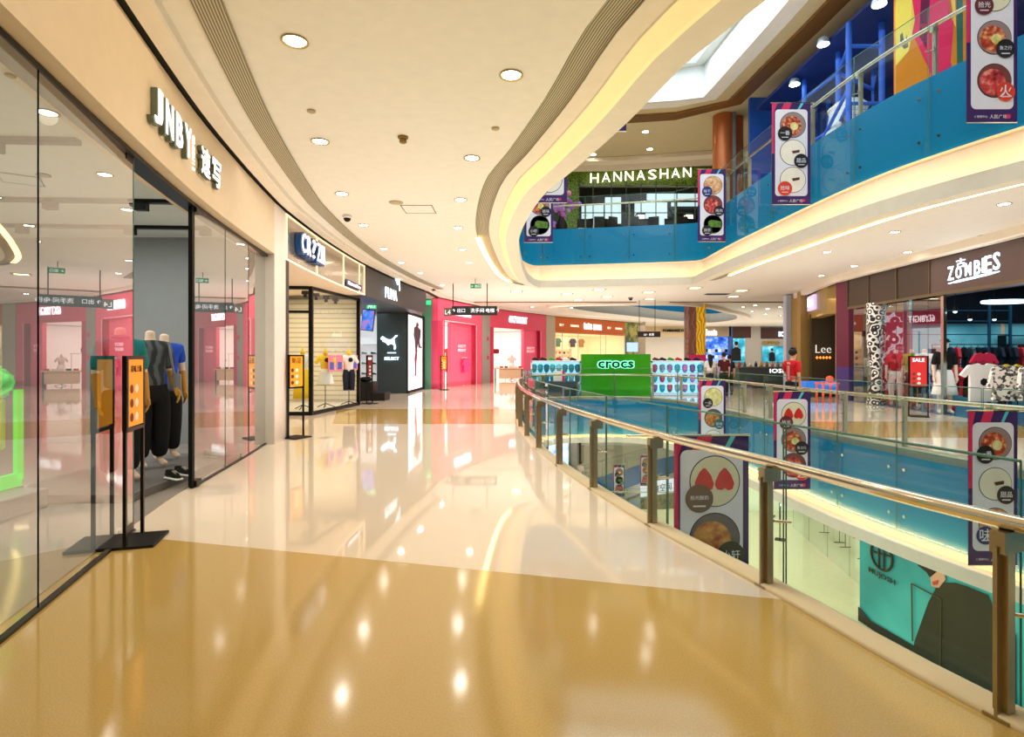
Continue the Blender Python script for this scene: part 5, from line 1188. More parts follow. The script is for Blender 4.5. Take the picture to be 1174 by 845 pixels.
t = thing('shop_sign', 'glowing blue-white ZOMBIES lettering with a long underline on the brown fascia', 'sign', (rs_px(1115).x, rs_px(1115).y, 3.8))
for ch, x, z, h in zip('ZOMBIES', (1090, 1099, 1110, 1120.5, 1127, 1133, 1142.5), (3.78, 3.76, 3.80, 3.80, 3.82, 3.83, 3.86), (.36, .3, .33, .36, .36, .4, .42)):
    o, d = on_rs(x, z, .07); text(ch, 'letter', led_blue, o, d, width=(.05 if ch == 'I' else .2), height=h, ext=.03, parent=t, bold=.01)
o, d = on_rs(1101.5, 4.0, .07); text('古', 'letter', led_blue, o, d, width=.3, height=.24, ext=.03, parent=t, bold=.01)
o, d = on_rs(1113, 3.53, .07); m = MB(); a, _ = on_rs(1087, 3.52, .07); b, _ = on_rs(1146, 3.60, .07); m.tube([a, a.lerp(b, .2), a.lerp(b, .8), b], [.01, .03, .03, .01], 6); m.build('underline', led_blue, t, True)
# purple pillar
mb = MB(); a, b = at(958.5, 0, 20.4), at(973, 0, 19.9); mb.prism([(a.x, a.y), (b.x, b.y), (b.x + .8, b.y + .4), (a.x + .8, a.y + .6)], 1.2, 4.26, 0); mb.prism([(a.x, a.y), (b.x, b.y), (b.x + .8, b.y + .4), (a.x + .8, a.y + .6)], 0, 1.2, 1)
struct(mb.build('wall_purple_pier', [mat('plum_wall', rgb(96, 30, 52), .35), mat('violet_wall', rgb(72, 50, 112), .3)]))
# gold corner shop
La, Lb = at(922, 0, 25.5).xy, at(948, 0, 21.6).xy; Lc = at(958.5, 0, 21.3).xy
mb = MB(); mb.seg(Lb, La, 3.22, 4.36, .4, -.4); mb.seg(Lc, Lb, 3.22, 4.36, .3, -.3); mb.seg(La + Vector((.0, .0)), La + Vector((-.35, 1.2)), 0, 4.4, .3, -.3); struct(mb.build('wall_gold_fascia', gold))
mb = MB(); mb.box((13.15, 26.4, 2.2), (.5, .3, 4.5)); mb.box((12.95, 24.8, 2.2), (.42, .3, 4.5), 0, 1); struct(mb.build('wall_pale_column', [mat('blue_white_column', rgb(200, 210, 235), .3), gold]))
mb = MB(); mb.box((14.15, 24.2, 1.7), (2.4, .15, 3.4)); struct(mb.build('wall_dark_panel', mat('olive_black_wall', rgb(44, 42, 28), .45)))
dlee = (Lb - La).normalized(); c = La.lerp(Lb, .45); t = thing('shop_sign', 'small white lit Lee panel on the gold fascia', 'sign', (c.x, c.y, 3.85)); nl = Vector((dlee.y, -dlee.x)) 
m = MB(); m.box((c.x + nl.x * .06, c.y + nl.y * .06, 3.85), (1.3, .1, .62), math.atan2(dlee.y, dlee.x)); m.build('panel', glow('pale_violet_panel', rgb(196, 180, 220), .9), t, True)
text('Lee', 'lettering', led_white, (c.x + nl.x * .14, c.y + nl.y * .14, 3.88), (dlee.x, dlee.y, 0), width=.8, height=.36, ext=.03, parent=t, bold=.04)
t = thing('wall_lettering', 'large pale Lee lettering on the dark wall inside the gold corner shop', 'sign', at(944, 403, 24.0)); text('Lee', 'letters', glow('pale_letters2', rgb(240, 235, 225), .8), at(944, 400, 24.05), (1, 0, 0), width=.66, height=.34, ext=.03, parent=t, bold=-.02)
m = MB(); q = at(944, 409.5, 24.06); 
for i in range(5):
    q = at(936.5 + i * 3.7, 410, 24.05); m = MB(); m.plate(q, (1, 0, 0), (0, 0, 1), [(.06 * (1 if j % 2 == 0 else .45) * math.cos(j * PI / 4), .06 * (1 if j % 2 == 0 else .45) * math.sin(j * PI / 4)) for j in range(8)], .03)
    o = m.build('star_lamp', glow('orange_star', (1, .22, .03, 1), 3)); tag(o, 'small glowing orange star in the row under the Lee lettering', 'lamp', 'orange stars under the lettering')
t = thing('blue_bench', 'bright blue lit block at the gold corner shop entrance', 'display', at(938, 450, 22.0)); t.location.z = 0; MB().box((0, 0, .42), (1.2, .5, .36), bev=.01).build('block', glow('blue_block', rgb(40, 120, 220), .6), t); MB().box((0, 0, .12), (1.1, .45, .24)).build('plinth', blackm, t)
t = thing('stool', 'small orange-red table with thin legs beside the blue block', 'table', at(948, 450, 19.2)); t.location.z = 0; orr = mat('orange_red', rgb(236, 90, 60), .4)
MB().box((0, 0, .66), (.6, .5, .05), bev=.01).build('tabletop', orr, t)
for sx in (-.24, .24):
    for sy in (-.2, .2): MB().box((sx, sy, .32), (.05, .05, .63)).build('leg', orr, t)
o = MB().ball((0, 0, .1), .13, 12).build('orange_bag', orr); o.location = t.location + Vector((.1, 0, .69)); tag(o, 'round orange and white item on the orange-red table', 'bag')

# skater shop: glass front, interior
R_run = rs_run(19.8, rs_px(1077).y)
pts = [rs_px(x) for x in (974, 1000, 1022, 1040, 1058, 1076)]
for a, b in zip(pts, pts[1:]): struct(pane('window_%d' % wn, a + Vector((.15, 0)), b + Vector((.15, 0)), 0.0, 3.34, gl_shop)); wn += 1
q = rs_px(1077); mb = MB(); mb.box((q.x + .12, q.y, 1.63), (.09, .09, 3.26)); 
for x in (1074.5,): r = rs_px(x); mb.box((r.x + .16, r.y + .05, 1.63), (.03, .03, 3.26))
struct(mb.build('trim_34', steel))
tw = pattern('teal_wall', 'noise', [rgb(60, 128, 144), rgb(90, 160, 172), rgb(120, 190, 196)], .7, .6, emit=.16)
mb = MB(); mb.box((17.7, 19.2, 2.1), (8.0, .15, 4.2)); mb.box((17.7, 19.05, 3.45), (8.0, .14, 1.5), 0, 1); struct(mb.build('wall_skater_back', [tw, mat('navy_ceiling', rgb(8, 12, 20), .6)]))
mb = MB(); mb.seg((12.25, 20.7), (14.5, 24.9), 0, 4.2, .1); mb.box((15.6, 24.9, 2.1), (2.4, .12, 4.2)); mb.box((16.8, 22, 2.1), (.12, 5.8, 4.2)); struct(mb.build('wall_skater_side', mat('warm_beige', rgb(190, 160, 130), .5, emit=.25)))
mb = MB(); mb.prism([(p.x + .25, p.y) for p in rs_run(19.8, 3)] + [(21, 3), (21, 19.2), (16.8, 19.3), (16.8, 24.9), (14.5, 24.9), (12.3, 20.8)], 3.9, 3.95); struct(mb.build('ceiling_skater', mat('navy_ceiling', rgb(8, 12, 20), .6)))
mb = MB(); mb.prism([(p.x + .12, p.y) for p in rs_run(19.8, 3)] + [(21, 3), (21, 19.2), (16.8, 19.3), (16.8, 24.9), (14.5, 24.9), (12.3, 20.8)], 0.0, .012); struct(mb.build('floor_skater', mat('blue_shop_floor', rgb(40, 90, 130), .2)))
# doodle panels in the window
dood = pattern('doodle_white', 'cells', [rgb(240, 235, 230), rgb(30, 26, 30), rgb(225, 220, 210), rgb(40, 34, 36), rgb(150, 146, 130)], 5.0, .5)
doodr = pattern('doodle_red', 'cells', [rgb(240, 220, 220), rgb(150, 20, 44), rgb(160, 24, 50), rgb(225, 200, 205), rgb(140, 16, 40)], 4.0, .5, emit=.1)
qa, qb = at(1003, 0, 18.6), at(1024, 0, 17.9); t = thing('window_graphic', 'red panel with white doodles standing in the skater shop window', 'display', (qa.x + .4, qa.y, 0)); m = MB(); m.box((.15, .1, 1.75), (.75, .08, 2.6), -.3); m.build('red_panel', doodr, t); m = MB(); m.box((.15, .1, .22), (.6, .3, .44), -.3); m.build('foot', blackm, t)
qa = at(1000, 0, 18.3); t = thing('doodle_column', 'slim column covered in black and white doodles in the skater shop window', 'column', (qa.x + .15, qa.y, 0)); MB().tube([(-.1, 0, 0.0), (0, 0, 1.0), (-.12, 0, 2.1), (.0, 0, 3.3)], [.22, .16, .2, .3], 10).build('column_body', dood, t)
def mann2(label, loc, rz, sh, tr, **k): return figure('mannequin', label, loc, rz, 1.72, armless, plaster, sh, .95, .9, tr, 1.0, .05, head=False, cat='mannequin', **k)
p = at(1083, 0, 15.4); t = figure('mannequin', 'mannequin in a black top, white skirt and dark cap behind the silver window post', (p.x, p.y, 0.012), -.4, 1.78, dict(armless), plaster, black_cloth, 1.0, 1.0, None, head=False, skirt=whitec, shoes=whitec, cat='mannequin')
MB().ball((0, -.02, 1.62), .1, 12, sc=(.8, .9, 1.1)).build('face_form', whitec, t); m = MB(); m.ball((0, 0, 1.72), .11, 12, sc=(.95, 1, .6)); m.box((0, -.13, 1.70), (.15, .12, .015)); m.build('cap', navy, t)
rk = [navy, black_cloth, navy, redc, black_cloth, linen, black_cloth, navy, black_cloth]
rack('dark hanging rail full of black and navy clothes against the teal wall', (15.2, 17.8, .012), 0, 16, rk, 3.6, 1.95, 'dark clothes on the long rail', lbl='dark garment on the long rail against the teal wall', gl=1.0)
rack('lower rail of red and dark clothes in front of the long rail', (13.4, 15.9, .012), 0, 9, [redc, redc, black_cloth, dood, navy, hotp], 2.0, 1.35, 'red and dark clothes on the lower rail', lbl='red or dark garment on the lower rail in the skater shop', gl=.8)
garment('white T-shirt with a black print hung facing out in the skater shop', tuple(at(1127, 414, 14.4)), -.1, whitec, 'tee', .72, .98, print_m=blackm)
garment('bright red top hung above the white printed T-shirt', tuple(at(1128, 402, 16.6)), .1, mat('bright_red_cloth', rgb(224, 24, 60), .8), 'tee', .6, .8)
pj = pattern('patterned_jacket', 'voronoi', [rgb(235, 230, 220), rgb(240, 235, 225), rgb(120, 116, 110), rgb(235, 230, 220), rgb(60, 60, 66)], 16, .8)
garment('white patterned long jacket over yellow at the right edge', tuple(at(1153, 416, 13.4)), -.1, pj, 'long', .62, .85, print_m=None); garment('yellow top behind the patterned jacket', tuple(at(1160, 415, 14.2)), -.1, yellow, 'tee', .5, .8)
garment('patterned grey jacket cut by the right picture edge', tuple(at(1176, 417, 13.2)), .5, pj, 'long', .6, .8)
navyst = mat('navy_steel', rgb(20, 60, 84), .4)
t = thing('steel_garment_frame', 'tall black steel frame standing over the hanging rails', 'rack', (15.0, 18.6, .012))
for x in (-1.9, 1.6, .9): m = MB(); m.box((x, 0, 1.75), (.07, .06, 3.5)); m.build('upright', navyst, t)
for z in (3.1, 2.75, 2.3): m = MB(); m.box((-.15, 0, z), (3.5, .03, .03)); m.build('crossbar', navyst, t)
t = thing('ring_lamp', 'bluish white oblong ring lamp under the dark shop ceiling', 'lamp', at(1152, 346, 13.6)); m = MB(); m.tube([(.5 * math.cos(a) , .3 * math.sin(a), 0) for a in [k * PI / 10 for k in range(20)]], .035, 8, closed=True); m.build('ring_tube', led_blue, t); MB().cyl((.5, 0), .008, 0, 3.9 - t.location.z, 6).build('cord', dark, t)
for i, (x, y, yy) in enumerate([(1095, 357, 15), (1112, 366, 15.5), (1140, 366, 16)]):
    t = thing('track_spot', 'small bright spot lamp under the dark ceiling, %s of three' % ['left', 'middle', 'right'][i], 'lamp', at(x, y, yy)); MB().cyl((0, 0), .05, 0, .14, 10).build('housing', dark, t); MB().ball((0, 0, 0), .05, 8).build('bulb', led_blue, t); MB().cyl((0, 0), .01, .14, 3.9 - t.location.z, 6).build('stem', dark, t)
shelving('dark shelves with shoes at the right edge against the teal wall', (17.6, 18.8), 0, 2.2, 4, .6, .42, dark, 'dark shoe on the shelves at the right of the teal wall', 'shoes on the dark shelves', 5, [blackm, navy, brownf, black_cloth], .14)
garments_w = [whitec, redc, hotp, palep, yellow]
rack('rail of pale and red tops seen through the left shop window panes', (13.0, 20.6, .012), -.4, 7, [whitec, redc, palep, prod[2]], 1.6, 1.6, 'tops behind the left panes', lbl='pale or red top behind the left window panes of the skater shop')
p = at(1045, 0, 17.5); mann2('mannequin in a yellow-green hooded top in the skater shop window', (p.x, p.y, .012), -.6, mat('yellow_green_cloth', rgb(150, 160, 40), .8), black_cloth)
p = at(1060, 0, 16.7); mann2('mannequin in a white top between the red sign and the silver post', (p.x, p.y, .012), -.6, whitec, black_cloth)
p = Vector((12.2, 17.75, 0)); mann2('mannequin in a red and white top beside the red doodle panel', (p.x, p.y, .012), -.6, redc, whitec)
for k, (x, l) in enumerate(((1002, 'left'), (1024, 'middle'), (1045, 'right'), (1066, 'rightmost'))):
    q = rs_px(x) + Vector((.55, 0)); t = thing('red_lantern', 'small red round lamp on the window floor of the skater shop, %s' % l, 'lamp', (q.x, q.y, .012)); MB().lathe((0, 0, 0), [(.06, 0), (.12, .05), (.14, .14), (.1, .24), (.03, .27)], 12).build('shade', redc, t); MB().tube([(-.05, 0, .26), (0, 0, .34), (.05, 0, .26)], .008, 5).build('handle', dark, t)
sign_stand('black free-standing sign with a red poster in front of the skater shop window', (10.7, 14.7, 0), math.radians(-25), .42, 1.6, .78, redp, txt='SALE', tm=led_white)
# ================================================================== upper level
mb = MB(); holed(mb, [(-14, -4), (22, -4), (22, 34), (-14, 34)], [V1], UP - .01); struct(mb.build('floor_upper', mat('upper_floor', rgb(200, 186, 160), .2)))
ZR = 11.1
SKY = [(1.6, -1.0), (7.6, -1.0), (7.75, 6), (7.55, 11), (7.35, 16), (7.05, 20.5), (6.2, 20.75), (4.0, 21.1), (1.6, 21.3), (.5, 18), (.6, 8)]
skyp = [Vector(p) for p in SKY]
mb = MB(); holed(mb, [(-14, -4), (22, -4), (22, 34), (-14, 34)], [skyp], ZR); struct(mb.build('ceiling_upper', mat('upper_ceiling', rgb(206, 190, 150), .6)))
mb = MB(); ribbon(mb, skyp, [(0.0, ZR), (0.0, 12.3)], True, smooth=False); ribbon(mb, skyp, [(-.0, 12.3), (-.35, 12.3), (-.35, 12.45)], True, smooth=False); struct(mb.build('trim_40', mat('skylight_curb', rgb(226, 232, 232), .5)))
mb = MB(); ribbon(mb, skyp, [(0.0, ZR - .03), (.5, ZR - .03)], True, smooth=False); struct(mb.build('trim_41', white))
mb = MB(); ribbon(mb, skyp, [(1.0, ZR - .0), (1.0, ZR - .1), (1.55, ZR - .1), (1.55, ZR - .0)], True, smooth=False); struct(mb.build('trim_42', mat('bronze_strip', rgb(150, 108, 62), .25, .45)))
mb = MB(); mb.prism(SKY, 12.5, 12.55); struct(mb.build('window_skylight', glow('daylight_glass', (.80, .93, 1.0, 1), 1.5)))
mb = MB()
for x in (3.3, 5.3, 7.0): mb.box((x, 10, 12.42), (.05, 22.5, .06))
for y in (4, 8, 12, 16, 19.2): mb.box((4.2, y, 12.42), (7, .05, .06))
struct(mb.build('trim_43', grey))
# back of the upper level: bulkhead, lit restaurant front
mb = MB(); ribbon(mb, [Vector((-8, 26.0)), Vector((0, 27.4)), Vector((5, 27.2)), Vector((14, 25.4))], [(.6, 11.08), (.6, 10.9), (0, 10.9), (0, 10.6)], False, smooth=False); struct(mb.build('trim_44', cream))
greenpat = pattern('green_lit_scales', 'cells', [rgb(20, 32, 8), rgb(84, 110, 30), rgb(40, 60, 12)], 9, .4, emit=.3)
YU = 28.0
def up(x0, x1, y0, y1, m, name, Y=YU, t=.2, st=True):
    a, b = at(x0, y0, Y), at(x1, y1, Y); mb = MB(); mb.box(((a.x + b.x) / 2, Y + t / 2, (a.z + b.z) / 2), (b.x - a.x, t, a.z - b.z)); o = mb.build(name, m); return struct(o) if st else o
up(634, 822, 180, 193, mat('dark_header', rgb(24, 24, 14), .5), 'wall_upper_header', 28.05)
up(634, 822, 192, 212, greenpat, 'wall_upper_green', 27.95)
up(648, 664, 212, 262, greenpat, 'wall_upper_green_strip', 27.95)
up(560, 648, 180, 292, mat('upper_back_left', rgb(40, 50, 40), .5), 'wall_upper_left', 28.0)
up(640, 840, 205, 292, mat('dark_interior', rgb(34, 36, 30), .4), 'wall_upper_interior', 31.5)
up(812, 880, 180, 292, mat('upper_back_right', rgb(150, 130, 90), .5), 'wall_upper_right', 28.3)
for i, (x0, x1, y0, y1) in enumerate(((667, 692, 234, 262), (694, 712, 226, 256), (728, 765, 232, 258), (770, 806, 232, 236), (742, 808, 222, 229))):
    up(x0, x1, y0, y1, glow('day_window', (.72, .9, .95, 1), .9), 'window_%d' % wn, 31.2, .1); wn += 1
t = thing('shop_sign', 'dotted white and gold lit HANNASHAN lettering on the green upper fascia', 'sign', at(733, 203, 27.8))
bulb = glow('bulb_cream', (1.0, .82, .66, 1), 3.0)
for i, ch in enumerate('HANNASHAN'):
    xx = 681.5 + i * 13.3; text(ch, 'bulb_letter', bulb, at(xx, 204.2 - (xx - 681) * .062, 27.75), (1, 0, -.0), width=.40, height=.46, ext=.05, parent=t, bold=-.012)
mb = MB()
for x in (664, 680, 701, 718, 735, 752, 776, 797, 812): q = at(x, 0, 27.9); mb.box((q.x, q.y, 8.5), (.04, .04, 3.7))
q = at(740, 0, 27.9); mb.box((q.x, q.y, 8.75), (6.6, .04, .04)); struct(mb.build('trim_45', mat('dark_mullion', rgb(60, 70, 56), .4)))
wc = mat('white_chair', rgb(230, 230, 226), .4)
def cafe_chair(): 
    t = thing('cafe_chair', 'black cafe chair with a pale seat edge behind the upper back rail', 'chair', (0, 0, UP), 0, 'cafe chairs behind the upper rail')
    MB().box((0, 0, .46), (.45, .45, .05), bev=.01).build('seat', wc, t); MB().box((0, .21, .74), (.45, .04, .5), bev=.01).build('backrest', blackm, t)
    for sx in (-.19, .19):
        for sy in (-.19, .19): MB().box((sx, sy, .22), (.035, .035, .44)).build('leg', wc, t)
    return t
proto = None
for i, x in enumerate((668, 676, 686, 693, 700, 716, 727, 738, 750, 764, 781, 790)):
    q = at(x, 0, 24.6 + .4 * (i % 2)); t = proto = cafe_chair() if proto is None else proto
    if i: t = dup(proto, (q.x, q.y, UP), random.uniform(-.5, .5) + PI)
    else: t.location = (q.x, q.y, UP)
for i, (x, l) in enumerate(((684, 'left, near the pink flowers'), (734, 'middle, with a lantern'), (787, 'right, with a lantern'))):
    q = at(x, 0, 25.4); t = thing('cafe_table', 'white cafe table behind the upper back rail, %s' % l, 'table', (q.x, q.y, UP)); MB().box((0, 0, .76), (1.3, .7, .04), bev=.01).build('tabletop', wc, t)
    for sx in (-.6, .6):
        for sy in (-.3, .3): MB().box((sx, sy, .37), (.04, .04, .74)).build('leg', wc, t)
for x, l in ((734, 'middle'), (789, 'right')):
    q = at(x, 0, 25.4); t = thing('lantern', 'square glowing lantern on the %s cafe table' % l, 'lamp', (q.x, q.y, UP + .785)); MB().box((0, 0, .28), (.34, .34, .42)).build('shade', glow('lantern_paper', (1, .93, .78, 1), 2.0), t)
    m = MB()
    for sx in (-.18, .18):
        for sy in (-.18, .18): m.box((sx, sy, .3), (.03, .03, .58))
    m.box((0, 0, .05), (.38, .38, .03)); m.box((0, 0, .56), (.38, .38, .03)); m.build('frame', blackm, t)
q = at(644, 0, 24.0); t = thing('flower_cluster', 'large cluster of pink blossoms behind the upper rail, left of the green strip', 'flowers', (q.x, q.y, UP)); m = MB()
for i in range(40): m.ball((random.gauss(0, .28), random.gauss(0, .2), 1.2 + random.gauss(0, .25)), random.uniform(.07, .13), 7)
m.build('blossoms', pattern('blossom', 'noise', [rgb(220, 60, 110), rgb(150, 110, 220), rgb(240, 150, 170)], 3, .7), t); MB().lathe((0, 0, 0), [(.2, 0), (.26, .5), (.12, .8), (.1, 1.0)], 12).build('vase', blackm, t)
for i, (x, y) in enumerate(((740, 151), (745, 171), (680, 177))):
    Y = (ZR - EYE) * F / (HY - y); c = at(x, y, Y); downlight((c.x, c.y, ZR - .003), 'round downlight on the upper ceiling, %s' % ['nearest', 'middle right', 'left, near the cream bulkhead'][i], r=.16, energy=60, z=ZR)
# copper twin column
q = at(829, 0, 21.9); cop = mat('copper_column', rgb(190, 108, 58), .3, .35); t = thing('copper_column', 'copper clad round column with grey vertical joint on the upper level', 'column', (q.x + .1, q.y + .2, UP - .01))
MB().cyl((0, 0), .42, 0, ZR - UP, 28).build('cladding', cop, t); MB().cyl((.5, .25), .36, 0, ZR - UP, 24).build('rear_cladding', cop, t)
m = MB(); m.box((.26, -.36, (ZR - UP) / 2), (.12, .06, ZR - UP)); m.build('joint_strip', grey, t)
# indoor playground
navyc = mat('playground_navy', rgb(10, 34, 96), .5, emit=.08)
mb = MB(); mb.prism([(8.65, 19.8), (8.9, 12), (9.8, 5), (21, 5), (21, 20.5)], 10.3, 10.4); struct(mb.build('ceiling_playground', navyc))
mb = MB(); mb.box((15, 20.6, 8.9), (12.5, .15, 4.4)); mb.box((17.5, 13, 8.9), (.15, 15, 4.4)); struct(mb.build('wall_playground', mat('playground_blue', rgb(20, 70, 150), .5, emit=.12)))
bt = mat('padded_blue', rgb(30, 96, 210), .5, emit=.05)
t = thing('play_frame', 'blue padded climbing frame with rails and netting on the upper level', 'play frame', (9, 15, UP))
posts = [at(973, 0, 14.6), at(961, 0, 16.0), at(922, 0, 17.6), at(950, 0, 19.0), at(1011, 0, 14.6), at(1002, 0, 17.0)]
for q in posts: m = MB(); m.cyl((q.x, q.y), .07, UP, 10.3, 10); m.build('padded_post', bt, t, True)
def bar(a, b, r=.05): m = MB(); m.tube([a, b], r, 8); m.build('padded_bar', bt, t, True)
for za in (UP + .3, UP + 1.5, UP + 3.0):
    bar((posts[2].x, posts[2].y, za), (posts[1].x, posts[1].y, za)); bar((posts[1].x, posts[1].y, za), (posts[0].x, posts[0].y, za)); bar((posts[0].x, posts[0].y, za), (posts[4].x, posts[4].y, za)); bar((posts[1].x, posts[1].y, za), (posts[5].x, posts[5].y, za))
bar((posts[2].x, posts[2].y, UP + 1.5), (posts[1].x, posts[1].y, UP + .3)); bar((posts[2].x, posts[2].y, UP + .6), (posts[0].x, posts[0].y, UP + 1.9)); 
def net(a, b, z0, z1, n=14):
    m = MB(); a = Vector(a[:2]); b = Vector(b[:2]); k = max(2, int((z1 - z0) / .14))
    for i in range(n + 1): q = a.lerp(b, i / n); m.tube([(q.x, q.y, z0), (q.x, q.y, z1)], .006, 3)
    for j in range(k + 1): z = z0 + (z1 - z0) * j / k; m.tube([(a.x, a.y, z), (b.x, b.y, z)], .006, 3)
    m.build('safety_net', mat('net_black', rgb(16, 30, 50), .7), t, True)
net(posts[1], posts[0], UP + .3, UP + 1.5); net(posts[0], posts[4], UP + .3, UP + 1.5, 10); net(posts[5], posts[4], UP + .3, UP + 3, 16)
q = at(957, 0, 15.9); t = thing('tube_slide', 'pale perforated tube slide inside the blue climbing frame', 'slide', (q.x, q.y, UP)); m = MB(); m.tube([(.5, .2, 2.0), (.45, .1, 1.7), (.3, 0, 1.2), (0, -.1, .7), (-.6, -.1, .35), (-1.1, 0, .25)], [.48, .5, .5, .48, .45, .42], 16); m.build('tube', pattern('perforated_white', 'cells', [rgb(60, 90, 110), rgb(216, 222, 222), rgb(216, 222, 222), rgb(216, 222, 222)], 22, .5), t)
m = MB(); m.tube([(.5 + .48 * math.cos(a), .2 + .48 * math.sin(a), 2.02) for a in [k * PI / 8 for k in range(16)]], .05, 6, closed=True); m.build('rim', white, t)
# mural wall
q0, q1 = at(1027, 0, 12.9), at(1112, 0, 12.5); t = thing('mural_panel', 'tall colourful mural panel with yellow, orange and pink angular shapes', 'mural', (q0.x, q0.y, UP)); Wm = (q1 - q0).xy.length; d = Vector((q1.x - q0.x, q1.y - q0.y, 0)).normalized(); ang = math.atan2(d.y, d.x); t.rotation_euler = (0, 0, ang)
MB().box((Wm / 2, .06, 1.85), (Wm, .12, 3.7)).build('orange_board', mat('mural_orange', rgb(214, 130, 20), .5, emit=.1), t)
for pts_, c_, nm in (([(0, 3.7), (0, 1.6), (.3, 1.9), (.45, 2.6), (.3, 3.7)], rgb(240, 220, 90), 'yellow_shape'), ([(.35, 2.4), (.75, 1.5), (1.0, .9), (1.2, .5), (1.35, 2.4), (1.2, 3.7), (.4, 3.7)], rgb(226, 30, 90), 'pink_shape'), ([(.62, 3.7), (.55, 2.2), (.72, 1.9), (.85, 3.7)], rgb(24, 60, 110), 'navy_shape'), ([(1.4, 3.7), (1.45, 0), (1.56, 0), (1.55, 3.7)], rgb(30, 100, 90), 'green_stripe'), ([(1.1, 1.4), (1.3, 1.5), (1.2, .5), (1.05, .7)], rgb(150, 60, 170), 'purple_shape'), ([(1.15, 3.7), (1.36, 3.7), (1.4, 2.3), (1.25, 2.6)], rgb(250, 190, 70), 'amber_shape'), ([(.1, 2.3), (.16, 2.35), (.2, 2.1), (.26, 2.3), (.3, 2.0), (.2, 1.95), (.1, 2.1)], rgb(60, 90, 130), 'scribble')):
    m = MB(); m.plate((0, -.004, 0), (1, 0, 0), (0, 0, 1), [(u * Wm / 1.72, z) for u, z in pts_], .006 if nm != 'green_stripe' else .012); m.build(nm, mat('mural_' + nm, c_, .5, emit=.1), t)
for i, (x, y, Y) in enumerate(((1008, 4, 13.0), (944, 50, 15.5), (911, 96, 17.5), (1015, 60, 16.5))):
    c = at(x, y, Y); t = thing('pendant_lamp', 'bright crystal-like pendant lamp above the play area, %s' % ['nearest, at the top edge', 'middle of the row', 'farthest, over the flag', 'lower one beside the mural'][i], 'lamp', c); m = MB(); m.lathe((0, 0, 0), [(.06, .2), (.14, .12), (.17, 0), (.16, -.02)], 12); m.build('shade', mat('crystal_shade', rgb(200, 220, 240), .15, .6), t); MB().disc((0, 0, -.025), .15, (0, 0, -1), 14, t=.01).build('bulb', glow('cold_bulb', (.85, .93, 1, 1), 14), t); MB().cyl((0, 0), .012, .18, max(.2, 10.3 - c.z), 6).build('cord', dark, t)
p = at(773.5, 268, 22.15); t = thing('fascia_lettering', 'small glowing yellow mirrored lettering on the blue upper fascia', 'sign', tuple(p)); text('sweet', 'letters', glow('yellow_letters', (1, .8, .05, 1), 2.0), p + Vector((0, -.25, 0)), (-1, 0, 0), width=.5, height=.22, ext=.02, parent=t, bold=.04, uz=(0, 0, 1))
# walls closing the box of each level, far away from the view
mb = MB(); mb.box((-14, 14, 5.5), (.2, 38, 12)); struct(mb.build('wall_outer_left', mat('outer_wall', rgb(190, 180, 160), .6)))
mb = MB(); mb.box((22, 20, 5.5), (.2, 50, 12)); struct(mb.build('wall_outer_right', mat('outer_wall', rgb(190, 180, 160), .6)))
mb = MB(); mb.box((4, 34, 9), (36, .2, 4.6)); struct(mb.build('wall_outer_upper_back', mat('outer_wall', rgb(190, 180, 160), .6)))
mb = MB(); mb.box((6, 58.5, 2), (60, .2, 5.5)); struct(mb.build('wall_outer_back', mat('outer_wall', rgb(190, 180, 160), .6)))
mb = MB(); mb.box((4, -4, 2), (36, .2, 22)); struct(mb.build('wall_behind', mat('behind_wall', rgb(205, 190, 160), .6)))

# ================================================================== lower level
LZ = -6.7
V2L = [(p.x, p.y) for p in V2]
mb = MB(); holed(mb, [(-14, -4), (30, -4), (30, 58), (-14, 58)], [V2], LZ); struct(mb.build('floor_lower', floor_low_m))
slab_far(V2, LZ, 50)
mb = MB(); mb.box((8, 27, LZ - 6.7), (60, 70, .2)); struct(mb.build('floor_basement', mat('basement_floor', rgb(190, 190, 160), .3)))
mb = MB(); holed(mb, [(-14, -4), (30, -4), (30, 58), (-14, 58)], [grow(V0, .62), grow(V2, .5)], LZ + 4.98); struct(mb.build('ceiling_lower', ceilm))
balustrade(V2, LZ, 'glass balustrade around the far opening on the lower level', lambda p: p.x < 14, 3.0, .9, 1.1, 1.3)
# teal billboard hoarding
P, Q = Vector((10.9, 17.5)), Vector((11.6, 9.3)); D_ = (Q - P).normalized(); LB = (Q - P).length
t = thing('billboard', 'large teal hoarding with MUJOSH lettering and a black-coated figure on the lower level', 'billboard', (P.x, P.y, LZ))
mt = pattern('teal_gradient', 'noise', [rgb(6, 112, 122), rgb(20, 152, 156), rgb(70, 190, 186)], .25, .4, emit=.04)
MB().seg(P, Q, LZ + .02, LZ + 4.8, .15).build('board', mt, t, True)
def bpt(u, z, off=.02): c = P + D_ * u; n_ = Vector((D_.y, -D_.x)); return Vector((c.x + n_.x * off, c.y + n_.y * off, LZ + z))
def bplate(pts, m, off, nm): mb = MB(); mb.plate(bpt(0, 0, off), (D_.x, D_.y, 0), (0, 0, 1), pts, .01); return mb.build(nm, m, t, True)
coat = mat('black_coat_print', rgb(30, 32, 18), .5)
